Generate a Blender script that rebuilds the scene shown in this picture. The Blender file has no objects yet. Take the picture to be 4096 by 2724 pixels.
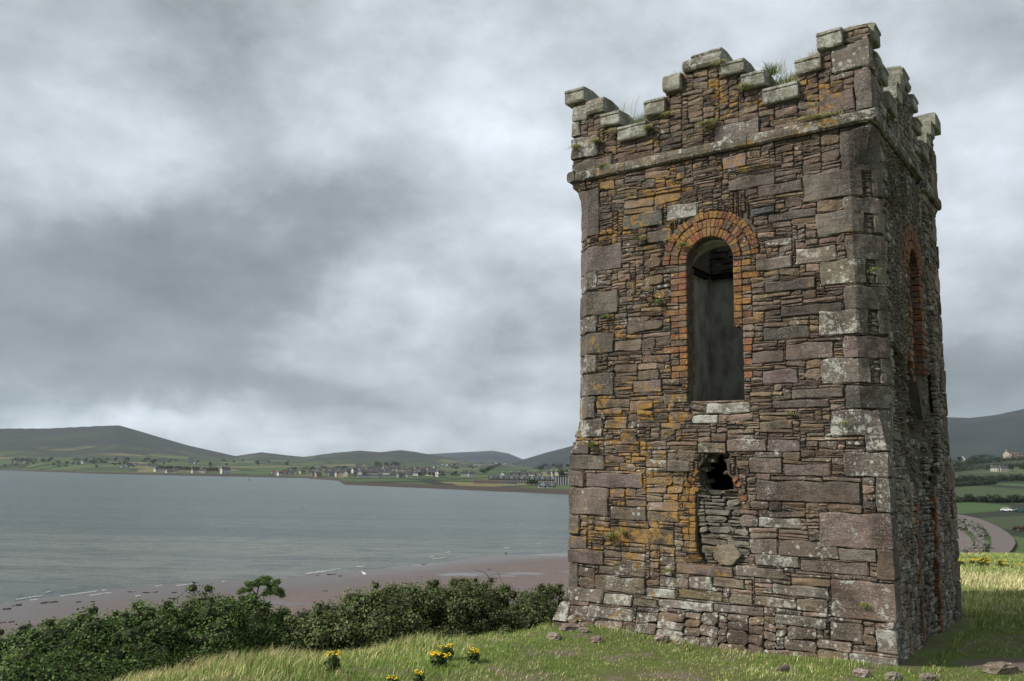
import bpy, math, random
import numpy as np
from mathutils import Vector, Matrix
R_ = math.radians
S = bpy.context.scene
COL = S.collection
random.seed(7); rng = np.random.default_rng(7)

# ------------------------------------------------------------------ camera
EYE = 14.0                                    # metres above the water
FPX, PITCH, ROLL = 3486.85, 0.150782, 0.01742   # focal length for a 4096 px wide frame
cd = bpy.data.cameras.new('camera'); cam = bpy.data.objects.new('camera', cd); COL.objects.link(cam)
cd.sensor_width = 36.0; cd.lens = FPX/4096*36.0; cd.clip_start = 0.1; cd.clip_end = 60000
FW = Vector((0, math.cos(PITCH), math.sin(PITCH))); UP = Vector((0, -math.sin(PITCH), math.cos(PITCH))); RX = Vector((1, 0, 0))
CR = RX*math.cos(ROLL)+UP*math.sin(ROLL); CU = UP*math.cos(ROLL)-RX*math.sin(ROLL)
cam.matrix_world = Matrix(((CR.x, CU.x, -FW.x, 0), (CR.y, CU.y, -FW.y, 0), (CR.z, CU.z, -FW.z, EYE), (0, 0, 0, 1)))
S.camera = cam
S.view_settings.view_transform = 'Standard'; S.view_settings.look = 'None'; S.view_settings.gamma = 1
EXPOSURE = 0.52
S.view_settings.exposure = EXPOSURE

# ------------------------------------------------------------------ node helpers
class NT:
    def __init__(s, tree): s.t = tree; s.n = tree.nodes; s.l = tree.links
    def new(s, typ, **kw):
        n = s.n.new(typ)
        for k, v in kw.items(): setattr(n, k, v)
        return n
    def put(s, sock, v):
        if v is None: return
        if isinstance(v, bpy.types.NodeSocket): s.l.new(v, sock)
        elif isinstance(v, (tuple, list)) and sock.type == 'RGBA' and len(v) == 3: sock.default_value = (*v, 1)
        else: sock.default_value = v
    def math(s, op, a, b=None, c=None, clamp=False):
        n = s.new('ShaderNodeMath', operation=op, use_clamp=clamp)
        s.put(n.inputs[0], a); s.put(n.inputs[1], b); s.put(n.inputs[2], c); return n.outputs[0]
    def vmath(s, op, a, b=None):
        n = s.new('ShaderNodeVectorMath', operation=op); s.put(n.inputs[0], a); s.put(n.inputs[1], b); return n.outputs[0]
    def mix(s, f, a, b, blend='MIX'):
        n = s.new('ShaderNodeMix', data_type='RGBA', blend_type=blend)
        s.put(n.inputs[0], f); s.put(n.inputs[6], a); s.put(n.inputs[7], b); return n.outputs[2]
    def ramp(s, f, lo, hi, a=0.0, b=1.0):
        n = s.new('ShaderNodeMapRange', interpolation_type='SMOOTHSTEP'); s.put(n.inputs[0], f)
        n.inputs[1].default_value = lo; n.inputs[2].default_value = hi; n.inputs[3].default_value = a; n.inputs[4].default_value = b
        return n.outputs[0]
    def noise(s, vec, scale, detail=4, rough=.55, dist=0.0, col=False):
        n = s.new('ShaderNodeTexNoise'); s.put(n.inputs['Vector'], vec); n.inputs['Scale'].default_value = scale
        n.inputs['Detail'].default_value = detail; n.inputs['Roughness'].default_value = rough; n.inputs['Distortion'].default_value = dist
        return n.outputs['Color' if col else 'Fac']
    def vor(s, vec, scale, feature='F1', out='Distance'):
        n = s.new('ShaderNodeTexVoronoi', feature=feature); s.put(n.inputs['Vector'], vec); n.inputs['Scale'].default_value = scale
        return n.outputs[out]
    def scale(s, vec, x, y, z):
        n = s.new('ShaderNodeMapping'); s.put(n.inputs[0], vec); n.inputs['Scale'].default_value = (x, y, z); return n.outputs[0]
    def attr(s, name):
        n = s.new('ShaderNodeAttribute', attribute_name=name); return n
def material(name):
    m = bpy.data.materials.new(name); m.use_nodes = True
    t = NT(m.node_tree); b = t.n['Principled BSDF']; b.inputs['Roughness'].default_value = .9
    b.inputs['Specular IOR Level'].default_value = .25
    return m, t, b
def bump(t, b, h, strength=.5, dist=.01):
    n = t.new('ShaderNodeBump'); n.inputs['Strength'].default_value = strength; n.inputs['Distance'].default_value = dist
    t.put(n.inputs['Height'], h); t.l.new(n.outputs[0], b.inputs['Normal'])
def obj_co(t): return t.new('ShaderNodeTexCoord').outputs['Object']
def geo_pos(t): return t.new('ShaderNodeNewGeometry').outputs['Position']

# ------------------------------------------------------------------ sun and cloudy sky
SUN_EL = 40.0
to_sun = Vector((-.97, -.24, 0)).normalized()*math.cos(R_(SUN_EL))+Vector((0, 0, math.sin(R_(SUN_EL))))
ld = bpy.data.lights.new('sun', 'SUN'); ld.energy = 3.3; ld.angle = R_(2.5); ld.color = (1.0, .94, .85)
sun = bpy.data.objects.new('sun', ld); COL.objects.link(sun); sun.location = (0, 0, 60)
sun.rotation_euler = to_sun.to_track_quat('Z', 'Y').to_euler()

def img_ray(x, y):      # x, y in pixels of a 2358 x 1568 view
    k = 4096/2358
    return (CR*((x*k-2048)/FPX)+CU*((1362-y*k)/FPX)+FW)
def azel(x, y):
    v = img_ray(x, y).normalized(); return math.atan2(v.x, v.y), math.asin(v.z)

w = bpy.data.worlds.new('World'); S.world = w; w.use_nodes = True
t = NT(w.node_tree); t.n.clear()
gen = t.new('ShaderNodeTexCoord').outputs['Generated']
sep = t.new('ShaderNodeSeparateXYZ'); t.l.new(gen, sep.inputs[0])
az = t.math('ARCTAN2', sep.outputs[0], sep.outputs[1]); el = t.math('ARCSINE', sep.outputs[2])
zz = t.math('ADD', t.math('MAXIMUM', sep.outputs[2], 0.0), .16)
cmb = t.new('ShaderNodeCombineXYZ'); t.l.new(t.math('DIVIDE', sep.outputs[0], zz), cmb.inputs[0]); t.l.new(t.math('DIVIDE', sep.outputs[1], zz), cmb.inputs[1])
n1 = t.noise(cmb.outputs[0], 1.1, 9, .54, .12); n2 = t.noise(cmb.outputs[0], .45, 5, .5, .2); n3 = t.noise(t.scale(gen, 1, 1, 1.7), 4.6, 10, .54, .12)
nd = t.noise(gen, 3.6, 6, .58, .3, col=True)
sd = t.new('ShaderNodeSeparateColor'); t.l.new(nd, sd.inputs[0])
waz = t.math('ADD', az, t.math('MULTIPLY', t.math('SUBTRACT', sd.outputs[0], .5), .42))
wel = t.math('ADD', el, t.math('MULTIPLY', t.math('SUBTRACT', sd.outputs[1], .5), .20))
# (x, y, half-width, half-height in px of the view, brightness)
blobs = [(150, 250, 330, 300, .10), (420, 600, 330, 150, -.24), (760, 220, 200, 120, .07), (100, 620, 300, 160, -.10), (250, 830, 380, 70, -.20), (330, 955, 420, 42, .19),
         (860, 700, 150, 120, .20), (1150, 780, 260, 120, -.12), (1180, 330, 380, 330, .14), (640, 900, 90, 60, .14), (950, 1000, 460, 44, .11),
         (2250, 260, 200, 240, .22), (2280, 880, 170, 110, -.24), (2300, 60, 120, 80, -.06), (500, 60, 250, 200, -.04), (860, 430, 210, 170, -.10),
         (2260, 620, 160, 120, .04), (1750, 100, 300, 200, .12), (700, 250, 200, 200, .06)]
acc = None
for (bx, by, hw, hh, amp) in blobs:
    a0, e0 = azel(bx, by); sa = hw/2007.0; se = hh/2007.0
    dx = t.math('DIVIDE', t.math('SUBTRACT', waz, a0), sa); dy = t.math('DIVIDE', t.math('SUBTRACT', wel, e0), se)
    g = t.math('EXPONENT', t.math('MULTIPLY', t.math('ADD', t.math('MULTIPLY', dx, dx), t.math('MULTIPLY', dy, dy)), -1.0))
    g = t.math('MULTIPLY', g, amp*1.25); acc = g if acc is None else t.math('ADD', acc, g)
v = t.math('ADD', acc, t.math('MULTIPLY', t.math('SUBTRACT', n1, .5), .48))
v = t.math('ADD', v, t.math('MULTIPLY', t.math('SUBTRACT', n2, .5), .30))
v = t.math('ADD', v, t.math('MULTIPLY', t.math('SUBTRACT', n3, .5), .60))
n4 = t.noise(t.scale(gen, 1, 1, 1.5), 13, 8, .58); v = t.math('ADD', v, t.math('MULTIPLY', t.math('SUBTRACT', n4, .5), .34)); v = t.math('ADD', v, .50)
cr = t.new('ShaderNodeValToRGB'); t.l.new(v, cr.inputs[0])
el_ = cr.color_ramp.elements
el_[0].position = .10; el_[0].color = (.135, .150, .158, 1); el_[1].position = .95; el_[1].color = (.72, .765, .825, 1)
for p_, c_ in ((.35, (.215, .238, .250)), (.55, (.36, .39, .41)), (.72, (.50, .54, .58))):
    e_ = el_.new(p_); e_.color = (*c_, 1)
sky = t.new('ShaderNodeTexSky', sky_type='NISHITA'); sky.sun_disc = False; sky.sun_elevation = R_(SUN_EL)
sky.sun_rotation = math.atan2(to_sun.x, to_sun.y)
b1_ = t.new('ShaderNodeBackground'); t.l.new(sky.outputs[0], b1_.inputs[0]); b1_.inputs[1].default_value = .1
b2_ = t.new('ShaderNodeBackground'); t.l.new(cr.outputs[0], b2_.inputs[0]); b2_.inputs[1].default_value = 1.08
ms = t.new('ShaderNodeMixShader'); ms.inputs[0].default_value = .93; t.l.new(b1_.outputs[0], ms.inputs[1]); t.l.new(b2_.outputs[0], ms.inputs[2])
wo = t.new('ShaderNodeOutputWorld'); t.l.new(ms.outputs[0], wo.inputs[0])
w.cycles.sampling_method = 'MANUAL'; w.cycles.sample_map_resolution = 512

# ------------------------------------------------------------------ mesh helpers
class MB:
    """collects faces with a tint and a growth (orange, white, moss) value per vertex, builds ONE mesh object"""
    def __init__(s): s.v = []; s.f = []; s.c = []; s.g = []; s.m = []
    def add(s, vs, fs, tint=(.5, .5, .5), grow=(0, 0, 0), mi=0):
        o = len(s.v); s.v.extend(vs); s.f.extend([tuple(i+o for i in f) for f in fs])
        s.c.extend([tint]*len(vs)); s.g.extend([grow]*len(vs)); s.m.extend([mi]*len(fs))
    def box(s, x0, x1, y0, y1, z0, z1, **k):
        s.add([(x0, y0, z0), (x1, y0, z0), (x1, y1, z0), (x0, y1, z0), (x0, y0, z1), (x1, y0, z1), (x1, y1, z1), (x0, y1, z1)],
              [(0, 3, 2, 1), (4, 5, 6, 7), (0, 1, 5, 4), (1, 2, 6, 5), (2, 3, 7, 6), (3, 0, 4, 7)], **k)
    def tube(s, pts, rads, n=6, **k):
        vs = []; fs = []
        for i, p in enumerate(pts):
            p = Vector(p); q = Vector(pts[min(i+1, len(pts)-1)])-Vector(pts[max(i-1, 0)]); q.normalize()
            a = q.orthogonal().normalized(); b = q.cross(a)
            for j in range(n):
                an = 2*math.pi*j/n; vs.append(tuple(p+(a*math.cos(an)+b*math.sin(an))*rads[i]))
        for i in range(len(pts)-1):
            for j in range(n): fs.append((i*n+j, i*n+(j+1) % n, (i+1)*n+(j+1) % n, (i+1)*n+j))
        fs.append(tuple(range(n))[::-1]); fs.append(tuple((len(pts)-1)*n+j for j in range(n)))
        s.add(vs, fs, **k)
    def build(s, name, mats, parent=None, smooth=False, origin=None):
        me = bpy.data.meshes.new(name)
        V = np.array(s.v, dtype=np.float32)
        if origin is not None: V = V-np.array(origin, dtype=np.float32)
        me.from_pydata(V.tolist(), [], s.f); me.update()
        for nm, arr in (('tint', s.c), ('grow', s.g)):
            A = np.ones((len(s.v), 4), dtype=np.float32); A[:, :3] = arr
            at = me.color_attributes.new(nm, 'FLOAT_COLOR', 'POINT'); at.data.foreach_set('color', A.ravel())
        if not isinstance(mats, (list, tuple)): mats = [mats]
        for m in mats: me.materials.append(m)
        if len(mats) > 1: me.polygons.foreach_set('material_index', s.m)
        if smooth: me.polygons.foreach_set('use_smooth', [True]*len(me.polygons))
        o = bpy.data.objects.new(name, me); COL.objects.link(o)
        if origin is not None: o.location = origin
        if parent is not None: o.parent = parent; o.matrix_parent_inverse = Matrix.Identity(4)
        return o
def np_mesh(name, V, F, mat, tint=None, parent=None, loc=None, smooth=False, n=4):
    """V (k,3), F (m,n) index arrays"""
    me = bpy.data.meshes.new(name); k = len(V); m = len(F)
    me.vertices.add(k); me.vertices.foreach_set('co', np.asarray(V, np.float32).ravel())
    me.loops.add(m*n); me.loops.foreach_set('vertex_index', np.asarray(F, np.int32).ravel())
    me.polygons.add(m); me.polygons.foreach_set('loop_start', np.arange(m, dtype=np.int32)*n)
    me.update(calc_edges=True)
    if smooth: me.polygons.foreach_set('use_smooth', np.ones(m, bool))
    if tint is not None:
        A = np.ones((k, 4), np.float32); A[:, :3] = tint
        at = me.color_attributes.new('tint', 'FLOAT_COLOR', 'POINT'); at.data.foreach_set('color', A.ravel())
    me.materials.append(mat)
    o = bpy.data.objects.new(name, me); COL.objects.link(o)
    if loc is not None: o.location = loc
    if parent is not None: o.parent = parent
    return o
def tag(o, label=None, cat=None, group=None, kind=None):
    if label: o['label'] = label
    if cat: o['category'] = cat
    if group: o['group'] = group
    if kind: o['kind'] = kind
    return o
def empty(name, loc, label=None, cat=None, group=None):
    o = bpy.data.objects.new(name, None); COL.objects.link(o); o.location = loc; o.empty_display_size = .2
    return tag(o, label, cat, group)
def copy_tree(o, parent=None):
    c = o.copy(); COL.objects.link(c)
    if parent is not None: c.parent = parent
    for ch in list(o.children): copy_tree(ch, c)
    return c
def smooth_noise(seed):
    r = np.random.default_rng(seed); P = [(r.uniform(0, 6.28), r.uniform(0, 6.28), r.uniform(.6, 1.5), r.uniform(.6, 1.5)) for _ in range(7)]
    def f(x, y):
        a = 0
        for i, (p, q, fx, fy) in enumerate(P):
            k = 1.55**i; a = a+np.sin(x*fx*k+p+.7*np.sin(y*k*.8+q))*np.cos(y*fy*k+q)/k
        return a/1.9
    return f
sn1 = smooth_noise(3); sn2 = smooth_noise(5)

# ------------------------------------------------------------------ materials
def stone_material(name, extra=1.0):
    m, t, b = material(name); co = geo_pos(t); flat = t.scale(co, 1, 1, 5.5)
    tint = t.attr('tint').outputs['Color']; gr = t.attr('grow'); sg = t.new('ShaderNodeSeparateColor'); t.l.new(gr.outputs['Color'], sg.inputs[0])
    f1 = t.noise(flat, 5, 8, .62); f2 = t.noise(co, 26, 5, .6); f3 = t.noise(flat, 30, 4, .6)
    k = t.math('ADD', t.math('MULTIPLY', f1, 1.1), t.math('MULTIPLY', f2, .9))
    k = t.math('ADD', k, t.math('MULTIPLY', t.math('SUBTRACT', f3, .5), .9))
    kc = t.new('ShaderNodeCombineColor'); [t.l.new(k, kc.inputs[i]) for i in range(3)]
    c = t.mix(1.0, tint, kc.outputs[0], 'MULTIPLY')
    # rusty weathering
    c = t.mix(t.math('MULTIPLY', t.ramp(t.noise(co, 3.1, 6, .65), .5, .72), .45), c, (.12, .075, .042))
    gm = t.noise(t.scale(co, 1, 1, .5), 2.6, 7, .65); gv = t.ramp(gm, .3, .68, .58, 1.34); gc = t.new('ShaderNodeCombineColor'); [t.put(gc.inputs[i], t.math('MULTIPLY', gv, (1.03, .99, .90)[i])) for i in range(3)]
    c = t.mix(1.0, c, gc.outputs[0], 'MULTIPLY')
    # orange crust lichen
    o1 = t.noise(co, 9, 8, .68, .4); o = t.math('ADD', o1, t.math('MULTIPLY', t.math('SUBTRACT', t.noise(co, 55, 3, .6), .5), .38))
    o = t.math('ADD', o, t.math('MULTIPLY', t.math('SUBTRACT', t.noise(co, 2.2, 3, .5), .5), .55))
    o = t.ramp(t.math('ADD', o, t.math('MULTIPLY', t.math('SUBTRACT', sg.outputs[0], 1.0), .22)), .48, .56)
    c = t.mix(t.math('MULTIPLY', o, .86), c, t.mix(f2, (.26, .125, .025), (.36, .235, .07)))
    # round white lichen
    v1 = t.vor(t.vmath('ADD', co, t.vmath('SCALE', t.noise(co, 14, 3, .5, col=True))), 15); 
    vd = t.new('ShaderNodeTexVoronoi', feature='F1'); t.put(vd.inputs['Vector'], t.vmath('ADD', co, t.vmath('MULTIPLY', t.noise(co, 22, 3, .6, col=True), (.045, .045, .045)))); vd.inputs['Scale'].default_value = 17
    sc = t.new('ShaderNodeSeparateColor'); t.l.new(vd.outputs['Color'], sc.inputs[0])
    rad = t.math('MULTIPLY', t.math('SUBTRACT', sc.outputs[0], .35), .68)
    spot = t.ramp(t.math('SUBTRACT', rad, vd.outputs['Distance']), 0.0, .07)
    wb = t.math('MULTIPLY', t.math('SUBTRACT', t.noise(co, 3.3, 3, .5), .5), .5)
    wn = t.ramp(t.math('ADD', t.math('ADD', t.noise(co, 13, 8, .75), wb), t.math('MULTIPLY', t.math('SUBTRACT', sg.outputs[1], 1.0), .22)), .535, .62)
    sp = t.ramp(t.math('ADD', t.noise(co, 3, 3, .5), t.math('MULTIPLY', t.math('SUBTRACT', sg.outputs[1], 1.0), .5)), .30, .46)
    wf = t.math('MAXIMUM', wn, t.math('MULTIPLY', spot, sp))
    wf = t.math('MULTIPLY', wf, t.ramp(f2, .25, .5, .45, .95))
    c = t.mix(wf, c, (.42, .425, .39))
    fine = t.ramp(t.math('ADD', t.noise(co, 70, 3, .65), t.math('MULTIPLY', wb, .5)), .58, .66)
    c = t.mix(t.math('MULTIPLY', t.math('MULTIPLY', fine, t.math('ADD', sg.outputs[1], .35)), .75), c, (.40, .40, .36))
    # moss
    mo = t.ramp(t.math('ADD', t.noise(co, 7, 6, .65), t.math('MULTIPLY', t.math('SUBTRACT', sg.outputs[2], 1.0), .40)), .48, .58)
    c = t.mix(t.math('MULTIPLY', mo, .85), c, (.045, .058, .018))
    t.put(b.inputs['Base Color'], c)
    h = t.math('ADD', t.math('MULTIPLY', f3, 1.0), t.math('ADD', f2, t.math('MULTIPLY', f1, 1.4)))
    bump(t, b, h, .9*extra, .012); b.inputs['Roughness'].default_value = .95
    return m
M_stone = stone_material('weathered_stone')
def plain(name, c1, c2, scale=6, rough=.9, bs=.4, bd=.01, stretch=(1, 1, 1), spec=.25, tint=False):
    m, t, b = material(name); co = t.scale(geo_pos(t), *stretch)
    n = t.noise(co, scale, 8, .62); c = t.mix(t.ramp(n, .3, .7), c1, c2)
    if tint: c = t.mix(1.0, c, t.attr('tint').outputs['Color'], 'MULTIPLY')
    t.put(b.inputs['Base Color'], c); bump(t, b, n, bs, bd); b.inputs['Roughness'].default_value = rough
    b.inputs['Specular IOR Level'].default_value = spec
    return m
M_core = plain('lime_mortar_core', (.055, .047, .038), (.12, .105, .085), 9)
M_plaster = plain('stained_plaster', (.24, .24, .215), (.52, .52, .47), 5, bs=.5, stretch=(1, 1, .5))
M_dark = plain('shade_black_stone', (.01, .01, .009), (.02, .02, .018), 8)  # near-black colour carries the beam slot's shade; roof and floor share it
def leafy(name, trans=.3):
    m, t, b = material(name); c = t.attr('tint').outputs['Color']
    t.put(b.inputs['Base Color'], c); b.inputs['Roughness'].default_value = .6; b.inputs['Specular IOR Level'].default_value = .3
    tr = t.new('ShaderNodeBsdfTranslucent'); t.l.new(c, tr.inputs[0]); mx = t.new('ShaderNodeMixShader'); mx.inputs[0].default_value = trans
    t.l.new(b.outputs[0], mx.inputs[1]); t.l.new(tr.outputs[0], mx.inputs[2]); t.l.new(mx.outputs[0], t.n['Material Output'].inputs[0])
    return m
M_leaf = leafy('leaf'); M_grass = leafy('grass_blade', .25)
M_bark = plain('bark', (.05, .042, .032), (.14, .12, .095), 20)
M_flower = plain('ragwort_yellow', (.62, .42, .015), (.80, .58, .03), 60, rough=.7)

# ------------------------------------------------------------------ tower frame
TH = .622876; AX = Vector((-math.cos(TH), math.sin(TH), 0)); BX = Vector((math.sin(TH), math.cos(TH), 0))
NC = Vector((3.86437, 9.0, 0)); TW = 3.8; CH = .24
Z_G, Z_B, Z_C0, Z_C1 = 12.15, 14.22, 17.84, 17.98        # ground, top of square base, string course
def frame_uv(u, v, z): p = NC+AX*u+BX*v; return (p.x, p.y, z)
SIDES = []   # corner points and outward normals walking N > L > far > R
for k in range(4):
    c = [NC, NC+AX*TW, NC+AX*TW+BX*TW, NC+BX*TW][k]; d = [AX, BX, -AX, -BX][k]; n = [-BX, AX, BX, -AX][k]
    SIDES.append((c, d, n))
def cham(z):
    if z <= Z_B: return 0.0
    if z < Z_B+.58: return (z-Z_B)/.58
    if z < Z_C0-.42: return 1.0
    if z < Z_C0-.06: return math.sqrt(max(0, (Z_C0-.06-z)/.36))
    return 0.0
def batter(s, z):
    if z >= 12.62: return 0.0
    s = s % (4*TW); w_ = s/TW if s < TW else max(0, 2-s/TW)
    return .17*w_*(12.62-z)/.47
def P(s, z, d):
    s = s % (4*TW); k = int(round(s/TW)); dl = s-k*TW; dd = d+batter(s, z)
    if abs(dl) < CH:
        cn = SIDES[k % 4]; pv = SIDES[(k-1) % 4]; t_ = (dl+CH)/(2*CH); c = cn[0]
        A = c-pv[1]*CH; B = c+cn[1]*CH; ch = A.lerp(B, t_)
        sq = A.lerp(c, t_*2) if t_ < .5 else c.lerp(B, t_*2-1)
        q = cham(z); p = sq.lerp(ch, q)
        nd = (pv[2]+cn[2]).normalized(); ns = (pv[2] if t_ < .5 else cn[2])
        if abs(t_-.5) < 1e-4: ns = (pv[2]+cn[2])
        nn = ns.lerp(nd, q); p = p+nn*dd
        if q < .5 and abs(t_-.5) > 1e-4 and abs(dd) > .02:      # keep square corners full
            pass
    else:
        k2 = int(math.floor(s/TW)) % 4; sd_ = SIDES[k2]; p = sd_[0]+sd_[1]*(s-math.floor(s/TW)*TW)+sd_[2]*dd
    return (p.x, p.y, z)
def creases(s0, s1, z):
    q = cham(z); out = []
    for k in range(-1, 6):
        for o_ in ((-CH, CH) if q > .05 else ())+((0,) if q < .95 else ()):
            c = k*TW+o_
            if s0+.012 < c < s1-.012: out.append(c)
    return sorted(out)
# tracing helpers : position on the front plane (u, z) of a source pixel
def src_ray(x, y): return CR*((x-2048)/FPX)+CU*((1362-y)/FPX)+FW
def on_front(x, y):
    v = src_ray(x, y); tt = NC.dot(BX)/v.dot(BX); p = v*tt; return (p-NC).dot(AX), p.z+EYE
ZM = {1: (2200, 50, 1.387), 2: (2200, 800, 1.387), 3: (2200, 1700, 1.387), 6: (2600, 1700, 2.4117), 5: (2600, 750, 1.568)}
def zp(k, x, y): a, b_, s_ = ZM[k]; return on_front(a+x/s_, b_+y/s_)
def zrect(k, x0, x1, y0, y1):
    xc, yc = (x0+x1)/2, (y0+y1)/2
    return zp(k, x1, yc)[0], zp(k, x0, yc)[0], zp(k, xc, y1)[1], zp(k, xc, y0)[1]     # u0,u1,z0,z1

# parapet step profile (height of masonry under the coping) along one side
STEPS = [(0, .27, 18.99, None), (.27, .52, 18.80, 19.0), (.52, .78, 18.58, 18.755), (.78, 1.16, 18.31, 18.495), (1.16, 1.41, 18.56, 18.735), (1.41, 1.665, 18.79, 18.955),
         (1.665, 2.20, 18.98, 19.13), (2.20, 2.445, 18.775, 18.99), (2.445, 2.70, 18.51, 18.72), (2.70, 3.08, 18.265, 18.455), (3.08, 3.33, 18.52, 18.69), (3.33, 3.57, 18.75, 18.95), (3.57, 3.80, 18.96, 19.15)]
def parapet_top(s):
    u = (s % TW)
    if s < 0: u = s % TW
    for a, b_, z, _ in STEPS:
        if a <= u < b_: return z
    return 18.96

# ------------------------------------------------------------------ openings as (u, z) polygons
def arch_poly(c, hw, z0, zs, n=12):
    return [(c-hw, z0), (c-hw, zs)]+[(c-hw*math.cos(math.pi*i/n), zs+hw*math.sin(math.pi*i/n)) for i in range(1, n)]+[(c+hw, zs), (c+hw, z0)]
WIN_C, WIN_H, WIN_S, SILL = 1.892, .288, 16.54, 14.87
win_poly = [(1.50, 14.87), (1.50, 15.70), (1.605, 15.72)]+arch_poly(WIN_C, WIN_H, 15.7, WIN_S)[1:-1]+[(2.18, 16.5), (2.18, 14.87)]
hole_px = [(450, 400), (495, 370), (545, 275), (715, 268), (745, 250), (775, 300), (715, 335), (740, 400), (745, 480), (790, 520), (800, 590), (830, 625), (640, 625), (500, 600), (540, 560), (430, 420)]
hole_poly = [zp(6, *q) for q in [(520, 330), (560, 272), (715, 268), (745, 250), (775, 300), (725, 335), (745, 470), (790, 520), (805, 620), (640, 640), (500, 620), (480, 560), (455, 420)]]
rwin_poly = [(1.45, 14.9), (1.60, 15.1)]+arch_poly(WIN_C, WIN_H, 15.7, WIN_S)[1:-1]+[(2.18, 15.2), (2.45, 14.75), (2.2, 14.55), (1.8, 14.62)]
def inside(poly, u, z):
    u = np.asarray(u); z = np.asarray(z); r = np.zeros(np.broadcast(u, z).shape, bool); n = len(poly)
    for i in range(n):
        (x1, y1), (x2, y2) = poly[i], poly[(i+1) % n]
        if y1 == y2: continue
        c = ((y1 > z) != (y2 > z)) & (u < (x2-x1)*(z-y1)/(y2-y1)+x1); r ^= c
    return r

# occupancy raster over the unfolded outside: s in [-3.8, 11.4), z in [11.6, 19.2)
CS = .01; S0 = -TW; NS = int(round(4*TW/CS)); ZB0 = 11.9; NZ = int(7.4/CS)
sg_ = S0+(np.arange(NS)+.5)*CS; zg_ = ZB0+(np.arange(NZ)+.5)*CS
SS, ZZ = np.meshgrid(sg_, zg_)
occ = np.zeros((NZ, NS), np.int8)            # 0 rubble, 9 blocked, 2 infill of front door, 3 damaged right wall, 4 infill of right door
ptop = np.array([parapet_top(x) for x in sg_]); occ[ZZ > ptop[None, :]] = 9
occ[(ZZ > Z_C0) & (ZZ < Z_C1)] = 9
occ[inside(win_poly, SS, ZZ)] = 9
rv = -SS                                      # v along the right side
occ[(SS < 0) & inside(rwin_poly, rv, ZZ)] = 9
dmg = [(.55, 14.9), (.5, 15.5), (1.2, 15.35), (1.5, 15.6), (1.55, 14.9), (2.3, 15.0), (2.6, 15.35), (2.9, 14.9), (2.75, 14.2), (2.3, 13.85), (1.5, 13.9), (.9, 14.2), (.7, 14.5)]
occ[(SS < 0) & inside(dmg, rv, ZZ) & (occ == 0)] = 3
occ[(SS < 0) & (rv > 1.44) & (rv < 2.36) & (ZZ < 13.9) & (occ != 9)] = 4
door_poly = [(1.575, 13.02), (1.50, 13.02), (1.48, 13.45), (1.575, 13.5), (1.585, 13.84), (2.10, 13.84), (2.105, 13.15), (2.0, 13.02)]
occ[inside(door_poly, SS, ZZ) & (SS > 0) & (SS < TW)] = 2
occ[inside(hole_poly, SS, ZZ) & (SS > 0) & (SS < TW)] = 9
def cell(s, z): return int(round((s-S0)/CS)), int(round((z-ZB0)/CS))
def occupy(s0, s1, z0, z1):
    i0, j0 = cell(s0, z0); i1, j1 = cell(s1, z1); occ[max(0, j0):j1, max(0, i0):i1] = 9

# ------------------------------------------------------------------ single stones
PAL = [tuple(1.10*q*w_ for q, w_ in zip(c_, (1.06, 1.0, .93))) for c_ in [(.105, .082, .074), (.092, .076, .072), (.125, .108, .098), (.080, .069, .066), (.13, .105, .080), (.110, .098, .090), (.14, .112, .106), (.070, .063, .062)]]
def pick_tint(s, z):
    c = random.choice(PAL); k = random.uniform(.75, 1.35)
    if s < 0: k *= 1.35; c = tuple(.5*x+.5*y for x, y in zip(c, (.125, .125, .118)))
    return tuple(x*k for x in c)
def pick_grow(s, z):
    o = 0; wv = 0; m_ = .12
    if 0 <= s <= TW:
        f = .12+.60*min(1, max(0, (s-.9)/1.4)); f += .25*float(sn1(s*1.3, z*1.3))
        if z > Z_C1: f = .52+.2*float(sn2(s*2, z*2))
        if z < 12.9: f -= .30
        if s < .9 and z < Z_C1: f -= .22
        o = f*1.05+random.uniform(-.35, .2)
        wv = .15+random.uniform(0, .45)+(.50 if z < 13.1 else .14 if z < 14.8 else 0)+.2*float(sn2(s*2, z*3))
        m_ = .18+random.uniform(0, .35)+(.25 if z > Z_C1 else 0)
    else:
        o = random.uniform(-1.3, -.5); wv = random.uniform(.35, 1.1); m_ = random.uniform(0, .45)
        if z > Z_C1: m_ += .2; o += .5
    return (o, max(0, min(1.2, wv)), m_)
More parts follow.
